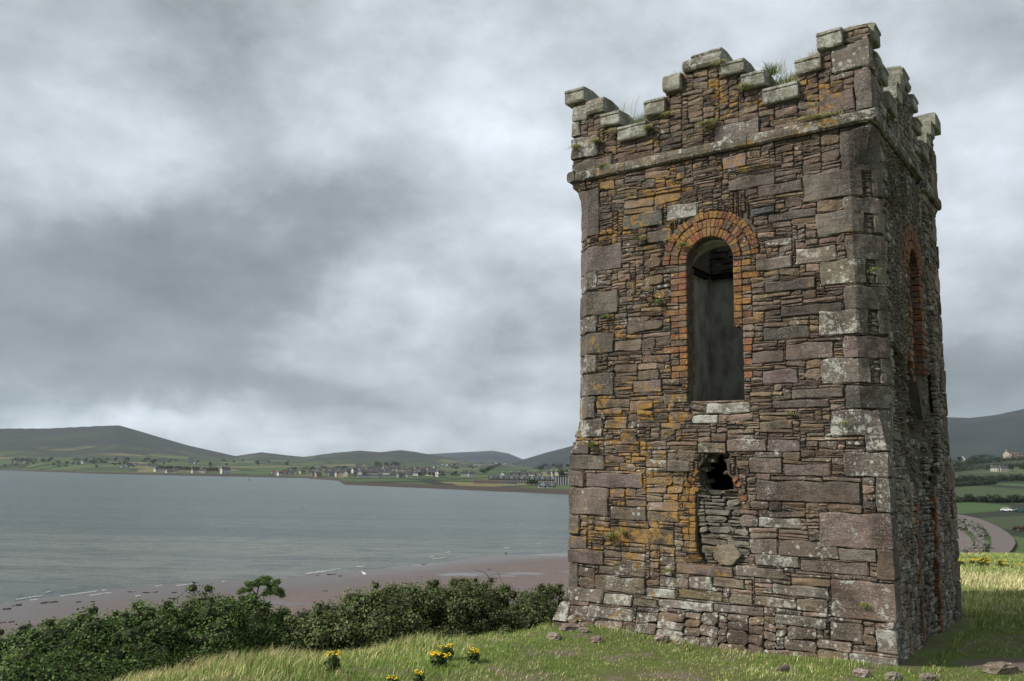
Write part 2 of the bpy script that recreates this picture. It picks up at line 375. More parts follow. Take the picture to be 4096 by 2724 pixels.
def small_stone(mb, s0, s1, z0, z1, d=0.0, tint=None, grow=None, back=.06, jit=1.0, gap=.003, rnd=.3):
    w_, h_ = s1-s0, z1-z0; gp = min(gap, w_*.2, h_*.2); s0 += gp; s1 -= gp; z0 += gp; z1 -= gp; w_, h_ = s1-s0, z1-z0
    m = min(w_, h_); cut = m*random.uniform(.12, rnd); ja = m*.07*jit
    pts = []
    tl = random.uniform(-1, 1)*min(.014, h_*.2)*jit; wdg = random.uniform(-.16, .16)*h_
    def J(): return random.uniform(-ja, ja)
    nx = 1 if w_ < .1 else 3
    def row(zv, sgn):
        r = []
        for i in range(nx):
            f = (i+1)/(nx+1); r.append((s0+w_*f+J(), zv+J()*.9+sgn*0))
        return r
    c = [random.uniform(.4, 1.3)*cut for _ in range(4)]
    pts += [(s0+c[0], z0+J()*.3)]+row(z0, 1)+[(s1-c[1], z0+J()*.3), (s1+J()*.3, z0+c[1])]
    if h_ > .05: pts += [(s1+J(), (z0+z1)/2)]
    pts += [(s1+J()*.3, z1-c[2]), (s1-c[2], z1+J()*.3)]+row(z1, -1)[::-1]+[(s0+c[3], z1+J()*.3), (s0+J()*.3, z1-c[3])]
    if h_ > .05: pts += [(s0+J(), (z0+z1)/2)]
    pts += [(s0+J()*.3, z0+c[0])]
    zc0 = (z0+z1)/2; pts = [(a, b_+tl*((a-s0)/w_*2-1)+wdg*((a-s0)/w_*2-1)*(.5 if b_ < zc0 else -.5)) for a, b_ in pts]
    n = len(pts); cs, cz = (s0+s1)/2, (z0+z1)/2; bev = min(.010, m*.22)
    sl = random.uniform(-.012, .012)*jit; tz = random.uniform(-.010, .010)*jit
    R0 = [P(a, b_, d-back) for a, b_ in pts]; R1 = [P(a, b_, d-bev*.8) for a, b_ in pts]
    def ins(a, b_, q): 
        da, db = cs-a, cz-b_; return a+math.copysign(min(abs(da)*.8, q), da), b_+math.copysign(min(abs(db)*.6, q), db)
    R2 = []
    for a, b_ in pts:
        x, y = ins(a, b_, bev); R2.append(P(x, y, d+sl*((x-cs)/w_*2)+tz*((y-cz)/h_*2)+random.uniform(-.003, .003)*jit))
    C = [P(cs-w_*.2, cz, d+random.uniform(-.004, .010)), P(cs+w_*.2, cz, d+random.uniform(-.004, .010))]
    vs = R0+R1+R2+C; fs = []
    for i in range(n):
        j = (i+1) % n
        fs.append((i, j, n+j, n+i)); fs.append((n+i, n+j, 2*n+j, 2*n+i))
        mid = (pts[i][0]+pts[j][0])/2
        fs.append((2*n+i, 2*n+j, 3*n+(0 if mid < cs else 1)))
    il = [i for i in range(n) if ((pts[i][0]+pts[(i+1) % n][0])/2 < cs) != ((pts[i-1][0]+pts[i][0])/2 < cs)]
    for i in il: fs.append((3*n, 2*n+i, 3*n+1) if pts[i][1] < cz else (3*n+1, 2*n+i, 3*n))
    mb.add(vs, fs, tint or pick_tint(cs, cz), grow or pick_grow(cs, cz))
def big_stone(mb, s0, s1, z0, z1, d=.012, tint=None, grow=None, back=.07, gap=.003, rough=.004, skew=None):
    """grid stone that can bend round a corner"""
    s0 += gap; s1 -= gap; z0 += gap; z1 -= gap; b_ = .012; zc = (z0+z1)/2
    cr_ = creases(s0, s1, zc)
    xs = [s0, s0+b_]+[s0+b_+(s1-s0-2*b_)*i/max(2, int((s1-s0)/.07)) for i in range(1, max(2, int((s1-s0)/.07)))]+[s1-b_, s1]
    xs = sorted([x for x in xs if all(abs(x-c) > .018 for c in cr_) or x in (s0, s1)]+cr_)
    nz = max(2, int((z1-z0)/.07)); zs = [z0, z0+b_]+[z0+b_+(z1-z0-2*b_)*i/nz for i in range(1, nz)]+[z1-b_, z1]
    nx_, nz_ = len(xs), len(zs); vs = []; fs = []
    cc = [random.choice((.006, .012, .025, .045))*random.uniform(.6, 1.1)*min(1, (z1-z0)/.16) for _ in range(4)]; wv_ = [random.uniform(0, 6.28) for _ in range(4)]; wa = min(.012, (z1-z0)*.07)
    for j, z in enumerate(zs):
        for i, x in enumerate(xs):
            e = i in (0, nx_-1) or j in (0, nz_-1)
            xx, zz_ = x, z
            if (i in (0, nx_-1)) and (j in (0, nz_-1)):
                q = cc[(i > 0)*2+(j > 0)]; xx += q if i == 0 else -q; zz_ += q if j == 0 else -q
            elif e:
                if i in (0, nx_-1): xx += random.uniform(-.005, .005)+wa*math.sin(z*17+wv_[i > 0])*.7
                if j in (0, nz_-1): zz_ += random.uniform(-.004, .004)+wa*math.sin(x*15+wv_[2+(j > 0)])*.8
            dd = d-(.013 if e else 0)+.006*math.sin(x*21+wv_[0])*math.sin(z*19+wv_[2])+(0 if e else random.uniform(-rough, rough))
            vs.append(P(xx, zz_, dd))
    for j in range(nz_-1):
        for i in range(nx_-1): a = j*nx_+i; fs.append((a, a+1, a+1+nx_, a+nx_))
    ring = [i for i in range(nx_)]+[j*nx_+nx_-1 for j in range(1, nz_)]+[(nz_-1)*nx_+i for i in range(nx_-2, -1, -1)]+[j*nx_ for j in range(nz_-2, 0, -1)]
    coords = [(xs[0 if r % nx_ == 0 else r % nx_], zs[r//nx_]) for r in ring]
    o = len(vs)
    for r, (x, z) in zip(ring, coords): vs.append(P(x, z, d-back))
    for i in range(len(ring)):
        j = (i+1) % len(ring); fs.append((ring[j], ring[i], o+i, o+j))
    mb.add(vs, fs, tint or pick_tint((s0+s1)/2, zc), grow or pick_grow((s0+s1)/2, zc))

# ------------------------------------------------------------------ THE TOWER
tower = empty('ruined_tower', (NC.x, NC.y, 0), 'tall square ruined stone tower with stepped battlements and an arched brick window', 'tower')
TO = (NC.x, NC.y, 0.0)
def tpart(mb, name, mats=M_stone, label=None, kind=None):
    o = mb.build(name, mats, tower, origin=TO); o.location = (0, 0, 0)
    if label: o['label'] = label
    if kind: o['kind'] = kind
    return o
GREY = (.125, .112, .105); PURP = (.135, .105, .105); PINK = (.21, .155, .165)
# quoins : near corner, traced
quo = []
def Q(k, x0, x1, y0, y1, full, tint=None, wl=.8, narrow=True):
    u0, u1, z0, z1 = zrect(k, x0, x1, y0, y1)
    q = cham((z0+z1)/2)
    if full: s0 = -.29 if q > .3 else -.02-random.uniform(.18, .34); quo.append((s0, u1, z0, z1, tint, wl))
    else:
        quo.append((.06 if q > .3 else max(0, u0), u1, z0, z1, tint, wl))
        if narrow and q > .3: quo.append((-.34, -.10, z0, z1, tint, wl*.6))
Q(1, 1610, 1800, 640, 870, True, (.10, .09, .085), .5)
Q(1, 1405, 1710, 878, 1035, False, GREY, .35)
Q(1, 1630, 1825, 1012, 1105, True, GREY, .9)
Q(2, 1478, 1700, 62, 192, False, (.15, .14, .125), .3)
Q(2, 1640, 1840, 178, 325, True, GREY, .5)
Q(2, 1500, 1715, 330, 470, False, (.15, .14, .115), .95)
Q(2, 1632, 1862, 467, 605, True, GREY, .45)
Q(2, 1492, 1728, 610, 750, False, (.145, .13, .115), 1.0)
Q(2, 1628, 1885, 748, 875, True, PURP, .6)
Q(2, 1505, 1745, 877, 1020, False, GREY, .9)
Q(2, 1640, 1895, 1025, 1158, True, (.105, .10, .095), .4)
Q(2, 1558, 1890, 1162, 1310, True, GREY, 1.05)
Q(3, 1750, 1875, 52, 147, True, GREY, 1.0)
Q(3, 1630, 1875, 150, 290, True, GREY, .9)
Q(3, 1808, 1885, 293, 488, True, GREY, .8)
Q(3, 1495, 1890, 490, 685, True, PURP, .6)
Q(3, 1600, 1815, 688, 760, False, GREY, .4, False)
Q(3, 1815, 1890, 690, 862, True, (.13, .10, .085), .3)
Q(3, 1560, 1895, 866, 1082, True, (.15, .115, .105), .75)
Q(3, 1810, 1895, 1135, 1270, True, (.15, .14, .13), 1.0)
Q(3, 1660, 1900, 1275, 1345, True, (.15, .14, .13), 1.2)
# parapet corner stones
Q(1, 1560, 1750, 172, 320, True, (.13, .12, .11), .8); Q(1, 1490, 1690, 440, 558, False, (.13, .105, .10), .45); Q(1, 1692, 1770, 330, 545, True, (.14, .125, .12), .5)
# far-left corner
def QL(k, x0, x1, y0, y1, tint=None, wl=.7, wrap=.30):
    u0, u1, z0, z1 = zrect(k, x0, x1, y0, y1); quo.append((u0, TW+(wrap if cham((z0+z1)/2) > .3 else .2), z0, z1, tint, wl))
QL(2, 218, 400, 250, 392, (.12, .105, .105), .3); QL(2, 218, 380, 505, 635, GREY, .3); QL(2, 218, 355, 737, 852, (.11, .10, .095), .4)
QL(2, 215, 355, 960, 1085, GREY, .6); QL(2, 200, 292, 1215, 1318, (.14, .125, .12), 1.0)
QL(2, 215, 262, 395, 500, GREY, .8); QL(2, 215, 262, 640, 735, GREY, .8); QL(2, 215, 260, 855, 958, GREY, .9); QL(2, 215, 255, 1090, 1212, GREY, .9)
QL(1, 215, 275, 975, 1240, (.12, .105, .10), .5)
QL(3, 125, 220, 88, 163, (.14, .12, .11), 1.0); QL(3, 125, 300, 166, 250, GREY, .8); QL(3, 122, 190, 253, 343, (.13, .105, .10), .4)
QL(3, 120, 325, 346, 500, (.15, .125, .115), .6); QL(3, 118, 165, 505, 608, GREY, .4); QL(3, 115, 300, 690, 772, (.14, .115, .115), .4)
QL(3, 115, 208, 615, 689, (.14, .115, .115), .3); QL(3, 115, 158, 775, 900, GREY, .6); QL(3, 100, 300, 903, 978, (.13, .115, .10), .9)
QL(3, 85, 130, 980, 1085, (.16, .15, .14), 1.2); QL(1, 130, 205, 515, 600, (.17, .165, .15), 1.2); QL(1, 130, 165, 605, 690, (.17, .165, .15), 1.2)
QL(1, 130, 270, 690, 805, GREY, 1.0); QL(1, 180, 345, 808, 880, (.13, .11, .10), .5)
# the rest of the corners, alternating, not traced
for cs_ in (2*TW, 3*TW):
    z = 12.0
    k = 0
    while z < 18.6:
        h = random.uniform(.26, .42)
        if z < Z_C0 < z+h: h = Z_C0-z
        if Z_C0 <= z < Z_C1-1e-4: z = Z_C1; continue
        a = .5 if k % 2 else .28; b_ = .78-a
        ss = cs_ if cs_ < S0+4*TW-.5 else cs_-4*TW
        quo.append((cs_-a, cs_+b_, z, z+h, None, .8)); z += h; k += 1
nq = 0
for (s0, s1, z0, z1, tint, wl) in quo:
    mb = MB(); g = (.0 if 0 < s1 < 1 else .45 if s1 > 2.5 and s0 < TW else -.8, wl, .1)
    if z0 > Z_C1: g = (.35, wl, .3)
    if abs(s1-.0) < 1.0 and z0 > 13.2 and z1 < 13.9 and s1 > .9: g = (1.0, .6, .1)
    big_stone(mb, s0, s1, z0, z1, random.uniform(.008, .02), tint, g)
    tpart(mb, 'quoin')
    occupy(s0, s1, z0, z1)
    if s1 > S0+4*TW: occupy(S0, s1-4*TW, z0, z1)
    nq += 1

# traced large stones of the front
big = MB()
TR = [(2, 648, 818, 20, 105, (.19, .18, .165), 1.1), (2, 405, 628, 72, 155, (.105, .115, .115), .2), (2, 285, 530, 160, 245, (.15, .14, .125), .8), (2, 538, 675, 165, 235, GREY, .8), (2, 1115, 1250, 38, 78, (.06, .07, .08), .1),
      (2, 1360, 1590, 262, 350, (.16, .14, .12), .9), (2, 1140, 1345, 320, 388, GREY, .3), (2, 1190, 1475, 442, 505, (.09, .076, .074), .2), (2, 1280, 1625, 577, 638, (.09, .078, .076), .2), (2, 1185, 1440, 702, 775, (.085, .078, .072), .3),
      (2, 1310, 1575, 790, 885, (.15, .125, .125), .5), (2, 1180, 1375, 940, 1020, (.14, .11, .118), .3), (2, 1120, 1300, 835, 905, (.12, .10, .095), .4), (2, 1055, 1250, 1050, 1102, (.13, .115, .11), .7), (2, 1340, 1630, 1045, 1100, (.10, .088, .08), .2),
      (2, 1230, 1550, 1108, 1155, (.10, .085, .08), .3), (2, 870, 1110, 1125, 1185, (.22, .21, .20), 1.2), (2, 790, 935, 1192, 1242, (.25, .24, .22), 1.3), (2, 460, 620, 1000, 1070, (.14, .115, .12), .4), (2, 628, 765, 1075, 1127, (.16, .13, .09), .7),
      (2, 305, 430, 1217, 1272, (.15, .12, .09), .5), (2, 1190, 1345, 215, 255, GREY, .9), (2, 1380, 1625, 180, 250, (.085, .075, .07), .4), (1, 955, 1090, 790, 865, PINK, .2), (1, 990, 1250, 902, 975, (.12, .105, .10), .4), (1, 920, 1130, 980, 1050, (.15, .14, .13), .8),
      (1, 1150, 1400, 945, 1010, (.10, .085, .082), .2), (1, 1265, 1565, 835, 930, (.075, .066, .064), .3), (1, 1210, 1480, 1100, 1150, (.085, .075, .072), .2), (1, 915, 1165, 610, 705, (.15, .13, .13), .8), (1, 600, 780, 1105, 1106.5, None, 0),
      (3, 1145, 1725, 312, 430, (.098, .082, .076), .3), (3, 200, 515, 267, 350, (.125, .10, .105), .4), (3, 985, 1205, 77, 150, (.15, .115, .11), .7), (3, 820, 978, 97, 158, (.14, .12, .10), .8), (3, 1207, 1390, 82, 150, (.12, .10, .10), .5),
      (3, 1105, 1290, 182, 270, (.13, .105, .095), .6), (3, 1300, 1560, 217, 285, (.12, .10, .098), .4), (3, 335, 690, 572, 660, (.105, .08, .062), .2), (3, 1110, 1265, 632, 720, (.14, .12, .115), .9), (3, 1270, 1595, 642, 738, (.12, .10, .09), .8),
      (3, 1250, 1610, 457, 502, (.09, .08, .078), .2), (3, 1140, 1385, 722, 788, (.15, .14, .13), 1.1), (3, 1390, 1770, 752, 828, (.12, .10, .095), .6), (3, 1310, 1650, 830, 890, (.16, .14, .13), 1.0), (3, 1235, 1550, 892, 955, (.16, .15, .14), 1.2),
      (3, 1000, 1125, 937, 1000, (.15, .13, .115), .9), (3, 1135, 1365, 957, 1015, (.16, .14, .12), 1.0), (3, 1370, 1545, 967, 1040, (.15, .13, .11), .9), (3, 1025, 1300, 787, 850, (.14, .12, .105), .9), (3, 905, 1080, 850, 905, (.15, .13, .11), .8),
      (3, 700, 1015, 777, 838, (.15, .12, .115), .5), (3, 775, 900, 842, 915, (.16, .14, .13), 1.0), (3, 610, 770, 842, 905, (.15, .13, .12), 1.0), (3, 535, 700, 908, 962, (.19, .18, .16), 1.2), (3, 305, 465, 937, 1000, (.17, .16, .14), 1.2),
      (3, 465, 600, 965, 1010, (.12, .11, .09), .6), (3, 610, 905, 977, 1025, (.15, .14, .13), 1.2), (3, 910, 1190, 1002, 1050, (.12, .105, .10), .6), (3, 715, 960, 920, 972, (.14, .115, .075), .5), (3, 250, 530, 842, 930, (.13, .11, .09), .8),
      (3, 230, 480, 1007, 1075, (.14, .125, .115), 1.0), (3, 1250, 1540, 1060, 1120, (.13, .12, .11), .9), (3, 1555, 1735, 1095, 1200, (.13, .11, .10), .9), (3, 1055, 1155, 502, 565, (.14, .125, .12), .7), (3, 1160, 1390, 515, 575, (.15, .135, .125), 1.1),
      (3, 335, 535, 455, 530, (.13, .115, .105), .7), (3, 540, 715, 480, 540, (.12, .10, .08), .5), (3, 270, 530, 790, 838, (.11, .095, .08), .6), (3, 1740, 1808, 1165, 1225, (.13, .10, .08), .5), (3, 650, 775, 195, 262, GREY, .5)]
for (k, x0, x1, y0, y1, tint, wl) in TR:
    if tint is None: continue
    u0, u1, z0, z1 = zrect(k, x0, x1, y0, y1)
    i0, j0 = cell(u0, z0); i1, j1 = cell(u1, z1)
    if (occ[j0:j1, i0:i1] != 0).mean() > .12: continue
    cz = (z0+z1)/2; cu = (u0+u1)/2; g = list(pick_grow(cu, cz)); g[1] = wl
    big = MB()
    if u1-u0 > .22 or z1-z0 > .13: big_stone(big, u0, u1, z0, z1, random.uniform(.0, .018), tint, tuple(g), rough=.006)
    else: small_stone(big, u0, u1, z0, z1, .008, tint, tuple(g))
    occupy(u0, u1, z0, z1); tpart(big, 'facing_stone')

# ---- brickwork
BR = [(.24, .105, .06), (.21, .09, .055), (.27, .13, .065), (.20, .105, .07), (.26, .155, .08), (.16, .10, .075), (.15, .12, .095)]
def brick_tint(): c = random.choice(BR); k = random.uniform(.55, .95); return tuple(x*k for x in c)
def brick_poly(mb, pts, d, back, tint, grow):
    """pts: 4 (s,z) corners, anticlockwise"""
    cs = sum(p[0] for p in pts)/4; cz = sum(p[1] for p in pts)/4
    pts = [(p[0]+(cs-p[0])*.05+random.uniform(-.002, .002), p[1]+(cz-p[1])*.05+random.uniform(-.002, .002)) for p in pts]
    q = []
    for i in range(4):
        a = pts[i]; p_ = pts[i-1]; n_ = pts[(i+1) % 4]
        q.append((a[0]+(p_[0]-a[0])*.1, a[1]+(p_[1]-a[1])*.1)); q.append((a[0]+(n_[0]-a[0])*.1, a[1]+(n_[1]-a[1])*.1))
    n = 8; R0 = [P(a, b_, d-back) for a, b_ in q]; R1 = [P(a, b_, d-.006) for a, b_ in q]
    R2 = [P(a+(cs-a)*.12, b_+(cz-b_)*.12, d+random.uniform(-.002, .002)) for a, b_ in q]
    fs = []
    for i in range(n):
        j = (i+1) % n; fs += [(i, j, n+j, n+i), (n+i, n+j, 2*n+j, 2*n+i)]
    fs.append(tuple(range(2*n, 3*n))); mb.add(R0+R1+R2, fs, tint, grow)
def ring(mb, sc_, zc_, r0, r1, a0, a1, wd, off=0, front=True, drop=()):
    n = max(1, int(round(abs(a1-a0)*(r0+r1)/2/wd)))
    for i in range(n):
        if i in drop: continue
        b0 = a0+(a1-a0)*i/n; b1 = a0+(a1-a0)*(i+1)/n; j = random.uniform(-.012, .012)
        p = [(sc_+r*math.cos(b_), zc_+r*math.sin(b_)) for r, b_ in ((r0, b0), (r1+j, b0), (r1+j, b1), (r0, b1))]
        g = (random.uniform(.45, 1.0), random.uniform(.1, .6), .15) if front else (.1, random.uniform(.1, .6), .1)
        brick_poly(mb, p, random.uniform(-.006, .010), .22 if r0 < .3 else .07, brick_tint(), g)
def jamb(mb, s_in, dirn, z0, z1, front=True, wide=(.105, .215, .33), deep=.22, skip=None):
    z = z0; k = 0
    while z < z1-.03:
        h = .072; L = wide[k % 2+(1 if random.random() < .25 and len(wide) > 2 else 0)]; x = 0
        while x < L-.03:
            w_ = .105 if (k+int(x*10)) % 2 else .215
            if x+w_ > L+.02: w_ = L-x
            if not (skip and skip(x, z)):
                a, b_ = s_in+dirn*x, s_in+dirn*(x+w_); a, b_ = min(a, b_), max(a, b_)
                g = (random.uniform(.35, .95), random.uniform(0, .5), .1) if front else (.05, random.uniform(.1, .5), .1)
                brick_poly(mb, [(a, z), (b_, z), (b_, z+h), (a, z+h)], random.uniform(-.006, .012), deep if x == 0 else .07, brick_tint(), g)
                occupy(a, b_, z, z+h)
            x += w_
        z += h+.004; k += 1
def arch_occ(sc_, zc_, r, zmin):
    m = ((SS-sc_)**2+(ZZ-zc_)**2 < r*r) & (ZZ > zmin); occ[m] = 9
mb = MB()
for (r0, r1, wd) in ((.292, .40, .05), (.405, .51, .052), (.515, .612, .058)): ring(mb, WIN_C, WIN_S, r0, r1, 0.02, math.pi-.02, wd)
tpart(mb, 'brick_arch', label='orange brick arch over the tall front window'); arch_occ(WIN_C, WIN_S, .618, WIN_S)
mb = MB(); jamb(mb, 2.182, 1, 15.08, 16.53); tpart(mb, 'brick_jamb', label='orange lichened brick jamb on the window left side')
mb = MB(); jamb(mb, 1.600, -1, 15.74, 16.53); jamb(mb, 1.497, -1, 15.04, 15.73, wide=(.115, .13), skip=lambda x, z: random.random() < .3); tpart(mb, 'brick_jamb', label='broken brick jamb on the window right side')
mb = MB()
for (r0, r1, wd) in ((.292, .40, .052), (.405, .51, .055), (.515, .60, .06)): ring(mb, -WIN_C, WIN_S, r0, r1, 0.02, math.pi-.02, wd, front=False)
tpart(mb, 'brick_arch', label='shaded brick arch over the side window'); arch_occ(-WIN_C, WIN_S, .605, WIN_S)
mb = MB(); jamb(mb, -1.60, 1, 15.15, 16.53, False); tpart(mb, 'brick_jamb', label='shaded brick jamb on the near side of the side window')
mb = MB(); jamb(mb, -2.185, -1, 15.3, 16.53, False); tpart(mb, 'brick_jamb', label='shaded brick jamb on the far side of the side window')
# front doorway bricks : traced fragments of the small arch
mb = MB()
for q, g in (([(405, 490), (440, 420), (470, 445), (430, 505)], 1), ([(355, 530), (385, 490), (440, 520), (425, 580)], 1), ([(325, 580), (345, 540), (400, 575), (385, 615)], 1), ([(395, 625), (410, 590), (480, 610), (465, 650)], 1),
             ([(790, 535), (830, 485), (860, 515), (810, 560)], 1), ([(825, 590), (850, 540), (900, 560), (860, 605)], 1), ([(850, 625), (915, 610), (925, 655), (855, 675)], 1), ([(860, 690), (935, 675), (940, 730), (870, 740)], 1), ([(885, 765), (960, 755), (965, 800), (890, 815)], 1)):
    p = [zp(6, x, y) for x, y in q]
    cx_ = sum(a for a, _ in p)/4; cy_ = sum(b_ for _, b_ in p)/4; p.sort(key=lambda a: math.atan2(a[1]-cy_, a[0]-cx_))
    brick_poly(mb, p, .008, .16, brick_tint(), (random.uniform(.6, 1), .2, .05))
    occ[inside(p, SS, ZZ)] = 9
for k, y in enumerate((640, 712, 775, 835, 900, 960, 1020, 1085, 1150)):
    zt = zp(6, 380, y-30)[1]; zb = zp(6, 380, y+30)[1]; L = (.15, .17, .16, .08, .085, .08, .17, .16, .15)[k]
    for a, b_ in (((2.108, 2.108+L),) if L < .1 or k % 3 == 2 else ((2.108, 2.108+L*.5), (2.108+L*.5, 2.108+L))):
        brick_poly(mb, [(a, zb), (b_, zb), (b_, zt), (a, zt)], random.uniform(0, .012), .16, brick_tint(), (random.uniform(.6, 1.0), .2, .05)); occupy(a, b_, zb, zt)
tpart(mb, 'brick_arch', label='fragment of orange brick arch round the walled-up doorway')
for sc_ in (-1.32, -2.42):
    mb = MB(); z = 12.0
    while z < 13.85:
        brick_poly(mb, [(sc_-.06, z), (sc_+.06, z), (sc_+.06, z+.075), (sc_-.06, z+.075)], random.uniform(-.002, .02), .09, tuple(x*k_ for x, k_ in zip(brick_tint(), (.9, .78, .8))), (.15, random.uniform(.1, .5), .1)); z += .078
    occupy(sc_-.06, sc_+.06, 12.0, 13.87); tpart(mb, 'brick_jamb', label='red brick strip of the blocked side doorway')

# ---- fill the rest with random rubble
LINES = {}
def to_line(key, z, lo, hi):
    if key not in LINES:
        L = [11.8]
        while L[-1] < 19.6: L.append(L[-1]+random.uniform(lo, hi))
        LINES[key] = L
    for q in LINES[key]:
        if q > z+.018: return q-z
def fill(mb, kind, s_lo, s_hi, hfun, d_fun, tint_fun=None, grow_fun=None, **k):
    i0 = max(0, int(round((s_lo-S0)/CS))); i1 = min(NS, int(round((s_hi-S0)/CS)))
    for j in range(NZ):
        row = occ[j, i0:i1]; free = np.flatnonzero(row == kind)
        p = 0
        while p < len(free):
            i = i0+free[p]
            if occ[j, i] != kind: p += 1; continue
            z = ZB0+j*CS; s = S0+i*CS; h, w_ = hfun(s, z)
            run = 1
            while i+run < i1 and occ[j, i+run] == kind and run < 90: run += 1
            wc = max(4, int(round(w_/CS)))
            if run < wc+6: wc = run
            if wc > 55: wc = wc//2
            hc = 1; mx = max(2, min(int(round(h/CS)), int(max(3, wc*.7))))
            while hc < mx and j+hc < NZ and (occ[j+hc, i:i+wc] == kind).all(): hc += 1
            # absorb slivers above
            for e in (1, 2):
                if j+hc < NZ and (occ[j+hc, i:i+wc] == kind).all() and j+hc+1 < NZ and (occ[min(NZ-1, j+hc+2-e+1), i:i+wc] != kind).any() and e == 1: hc += 1
            occ[j:j+hc, i:i+wc] = 9
            if wc >= 2 and (hc >= 2 or wc >= 3):
                dd = d_fun(s, z); s1, z1 = s+wc*CS, z+hc*CS
                tn = tint_fun(s, z) if tint_fun else None; gw = grow_fun(s, z) if grow_fun else None
                if creases(s, s1, z): big_stone(mb, s, s1, z, z1, dd, tn, gw, rough=.003) if z1-z > .035 else small_stone(mb, s, s1, z, z1, dd, tn, gw, **k)
                else: small_stone(mb, s, s1, z, z1, dd, tn, gw, **k)
            p = np.searchsorted(free, i+wc-i0)
def h_front(s, z):
    if z > Z_C1:
        if z > 18.15: return random.choice((.06, .07, .07, .08)), random.uniform(.12, .28)
        return random.choice((.03, .05, .07, .09)), random.uniform(.12, .4)
    if z < 12.75: return random.choice((.07, .09, .12, .15)), random.uniform(.2, .5)
    if z < 14.0: return random.choice((.03, .05, .07, .09, .11)), random.uniform(.12, .44)
    a = to_line(int(s*1.7+.4*math.sin(z*3)), z, .05, .13)
    return (a if random.random() < .5 else min(a, random.choice((.02, .03, .04, .05, .06)))), random.choice((.08, .16, .24, .34, .48))*random.uniform(.8, 1.3)
def d_front(s, z):
    return random.uniform(-.008, .009)+(-.006 if z > Z_C1 else 0)
mb = MB(); fill(mb, 2, 1.2, 2.4, lambda s, z: (to_line('infill', z, .04, .085)*random.choice((1, 1, 1, .5)), random.uniform(.10, .34)), lambda s, z: -.032+random.uniform(-.02, .02),
                lambda s, z: (lambda q: (.155*q, .15*q, .135*q))(random.uniform(.75, 1.25)), lambda s, z: (0, random.uniform(0, .25), .05), gap=.005, rnd=.5)
small_stone(mb, *zrect(6, 610, 890, 1150, 1350), .02, (.20, .175, .14), (0, .2, .1), rnd=.45, back=.12)
small_stone(mb, *[v_ for v_ in zrect(6, 605, 800, 965, 1085)], -.045, (.16, .14, .105), (.1, .3, .1), back=.08)
for (hx, hy) in hole_poly:
    for q in range(2):
        uu = hx+random.uniform(-.05, .05); zz_ = hy+random.uniform(-.03, .04)
        if zz_ > 13.9: small_stone(mb, uu-.06, uu+.06, zz_-.025, zz_+.025, -.07-.09*q, (lambda k_: (.12*k_, .105*k_, .09*k_))(random.uniform(.5, 1.1)), (0, .2, .2), back=.1)
tpart(mb, 'infill_stones', label='loose grey stones walling up the front doorway')
# recessed rubble round the little breach
mb = MB(); fill(mb, 0, 0.0, TW, h_front, d_front); tpart(mb, 'rubble_masonry', label='lichened rubble of the sunlit front wall')
mb = MB()
fill(mb, 3, -TW, 0, lambda s, z: (random.choice((.04, .05, .07, .09)), random.uniform(.08, .3)), lambda s, z: -.04+.07*float(sn1(s*5, z*6))-random.choice((0, .02, .10, .16)), gap=.009, rnd=.5, back=.16)
fill(mb, 4, -TW, 0, lambda s, z: (to_line('side', z, .04, .09), random.uniform(.07, .22)), lambda s, z: random.uniform(-.07, .005), lambda s, z: (lambda q: (.145*q, .145*q, .130*q))(random.uniform(.7, 1.3)), None, gap=.008, rnd=.5, back=.1)
fill(mb, 0, -TW, 0, lambda s, z: (random.choice((.03, .04, .06, .09, .12)), random.uniform(.1, .38)), lambda s, z: random.uniform(-.014, .014), gap=.004)
tpart(mb, 'rubble_masonry', label='shaded grey rubble of the side wall')
mb = MB(); fill(mb, 0, TW, 3*TW, lambda s, z: (random.choice((.06, .09, .12, .15)), random.uniform(.2, .5)), lambda s, z: random.uniform(-.015, .015)); tpart(mb, 'rubble_masonry', label='rubble of the two rear walls')

# ---- wall core (mortar and hearting), inner plaster, roof
def slab(mb, k, poly_holes, u0, u1, z0, z1, d_out, d_in, m_out=0, m_in=1, splay=1.5):
    """one wall side as an extruded polygon with holes; outer skin mortar, reveals and inner skin plaster"""
    import bmesh
    c, dr, nr = SIDES[k]
    bm = bmesh.new(); loops = [[(u0, z0), (u1, z0), (u1, z1), (u0, z1)]]+poly_holes
    def to(u, z, d): p = c+dr*u+nr*d; return (p.x, p.y, z)
    edges = []; vl = []
    for lp in loops:
        vv = [bm.verts.new((u, z, 0)) for u, z in lp]; vl.append(vv)
        for i in range(len(vv)): edges.append(bm.edges.new((vv[i], vv[(i+1) % len(vv)])))
    bmesh.ops.triangle_fill(bm, edges=edges, use_beauty=True)
    bm.verts.ensure_lookup_table(); bm.verts.index_update()
    V2 = [(v.co.x, v.co.y) for v in bm.verts]; F2 = [[v.index for v in f.verts] for f in bm.faces]; L2 = [[v.index for v in vv] for vv in vl]; bm.free()
    n = len(V2)
    mb.add([to(u, z, d_out) for u, z in V2], F2, mi=m_out); V3 = list(V2)
    for lp in L2[1:]:
        cu_ = (min(V2[i][0] for i in lp)+max(V2[i][0] for i in lp))/2
        for i in lp: V3[i] = (cu_+(V2[i][0]-cu_)*splay, V2[i][1])
    mb.add([to(u, z, d_in) for u, z in V3], F2, mi=m_in)
    for lp in L2:
        for i in range(len(lp)):
            a, b_ = V2[lp[i]], V2[lp[(i+1) % len(lp)]]
            dm = d_out-.12
            mb.add([to(*a, d_out), to(*b_, d_out), to(*b_, dm), to(*a, dm)], [(0, 1, 2, 3)], mi=m_out)
            mb.add([to(*a, dm), to(*b_, dm), to(*V3[lp[(i+1) % len(lp)]], d_in), to(*V3[lp[i]], d_in)], [(0, 1, 2, 3)], mi=m_in)
TK = .50
mb = MB()
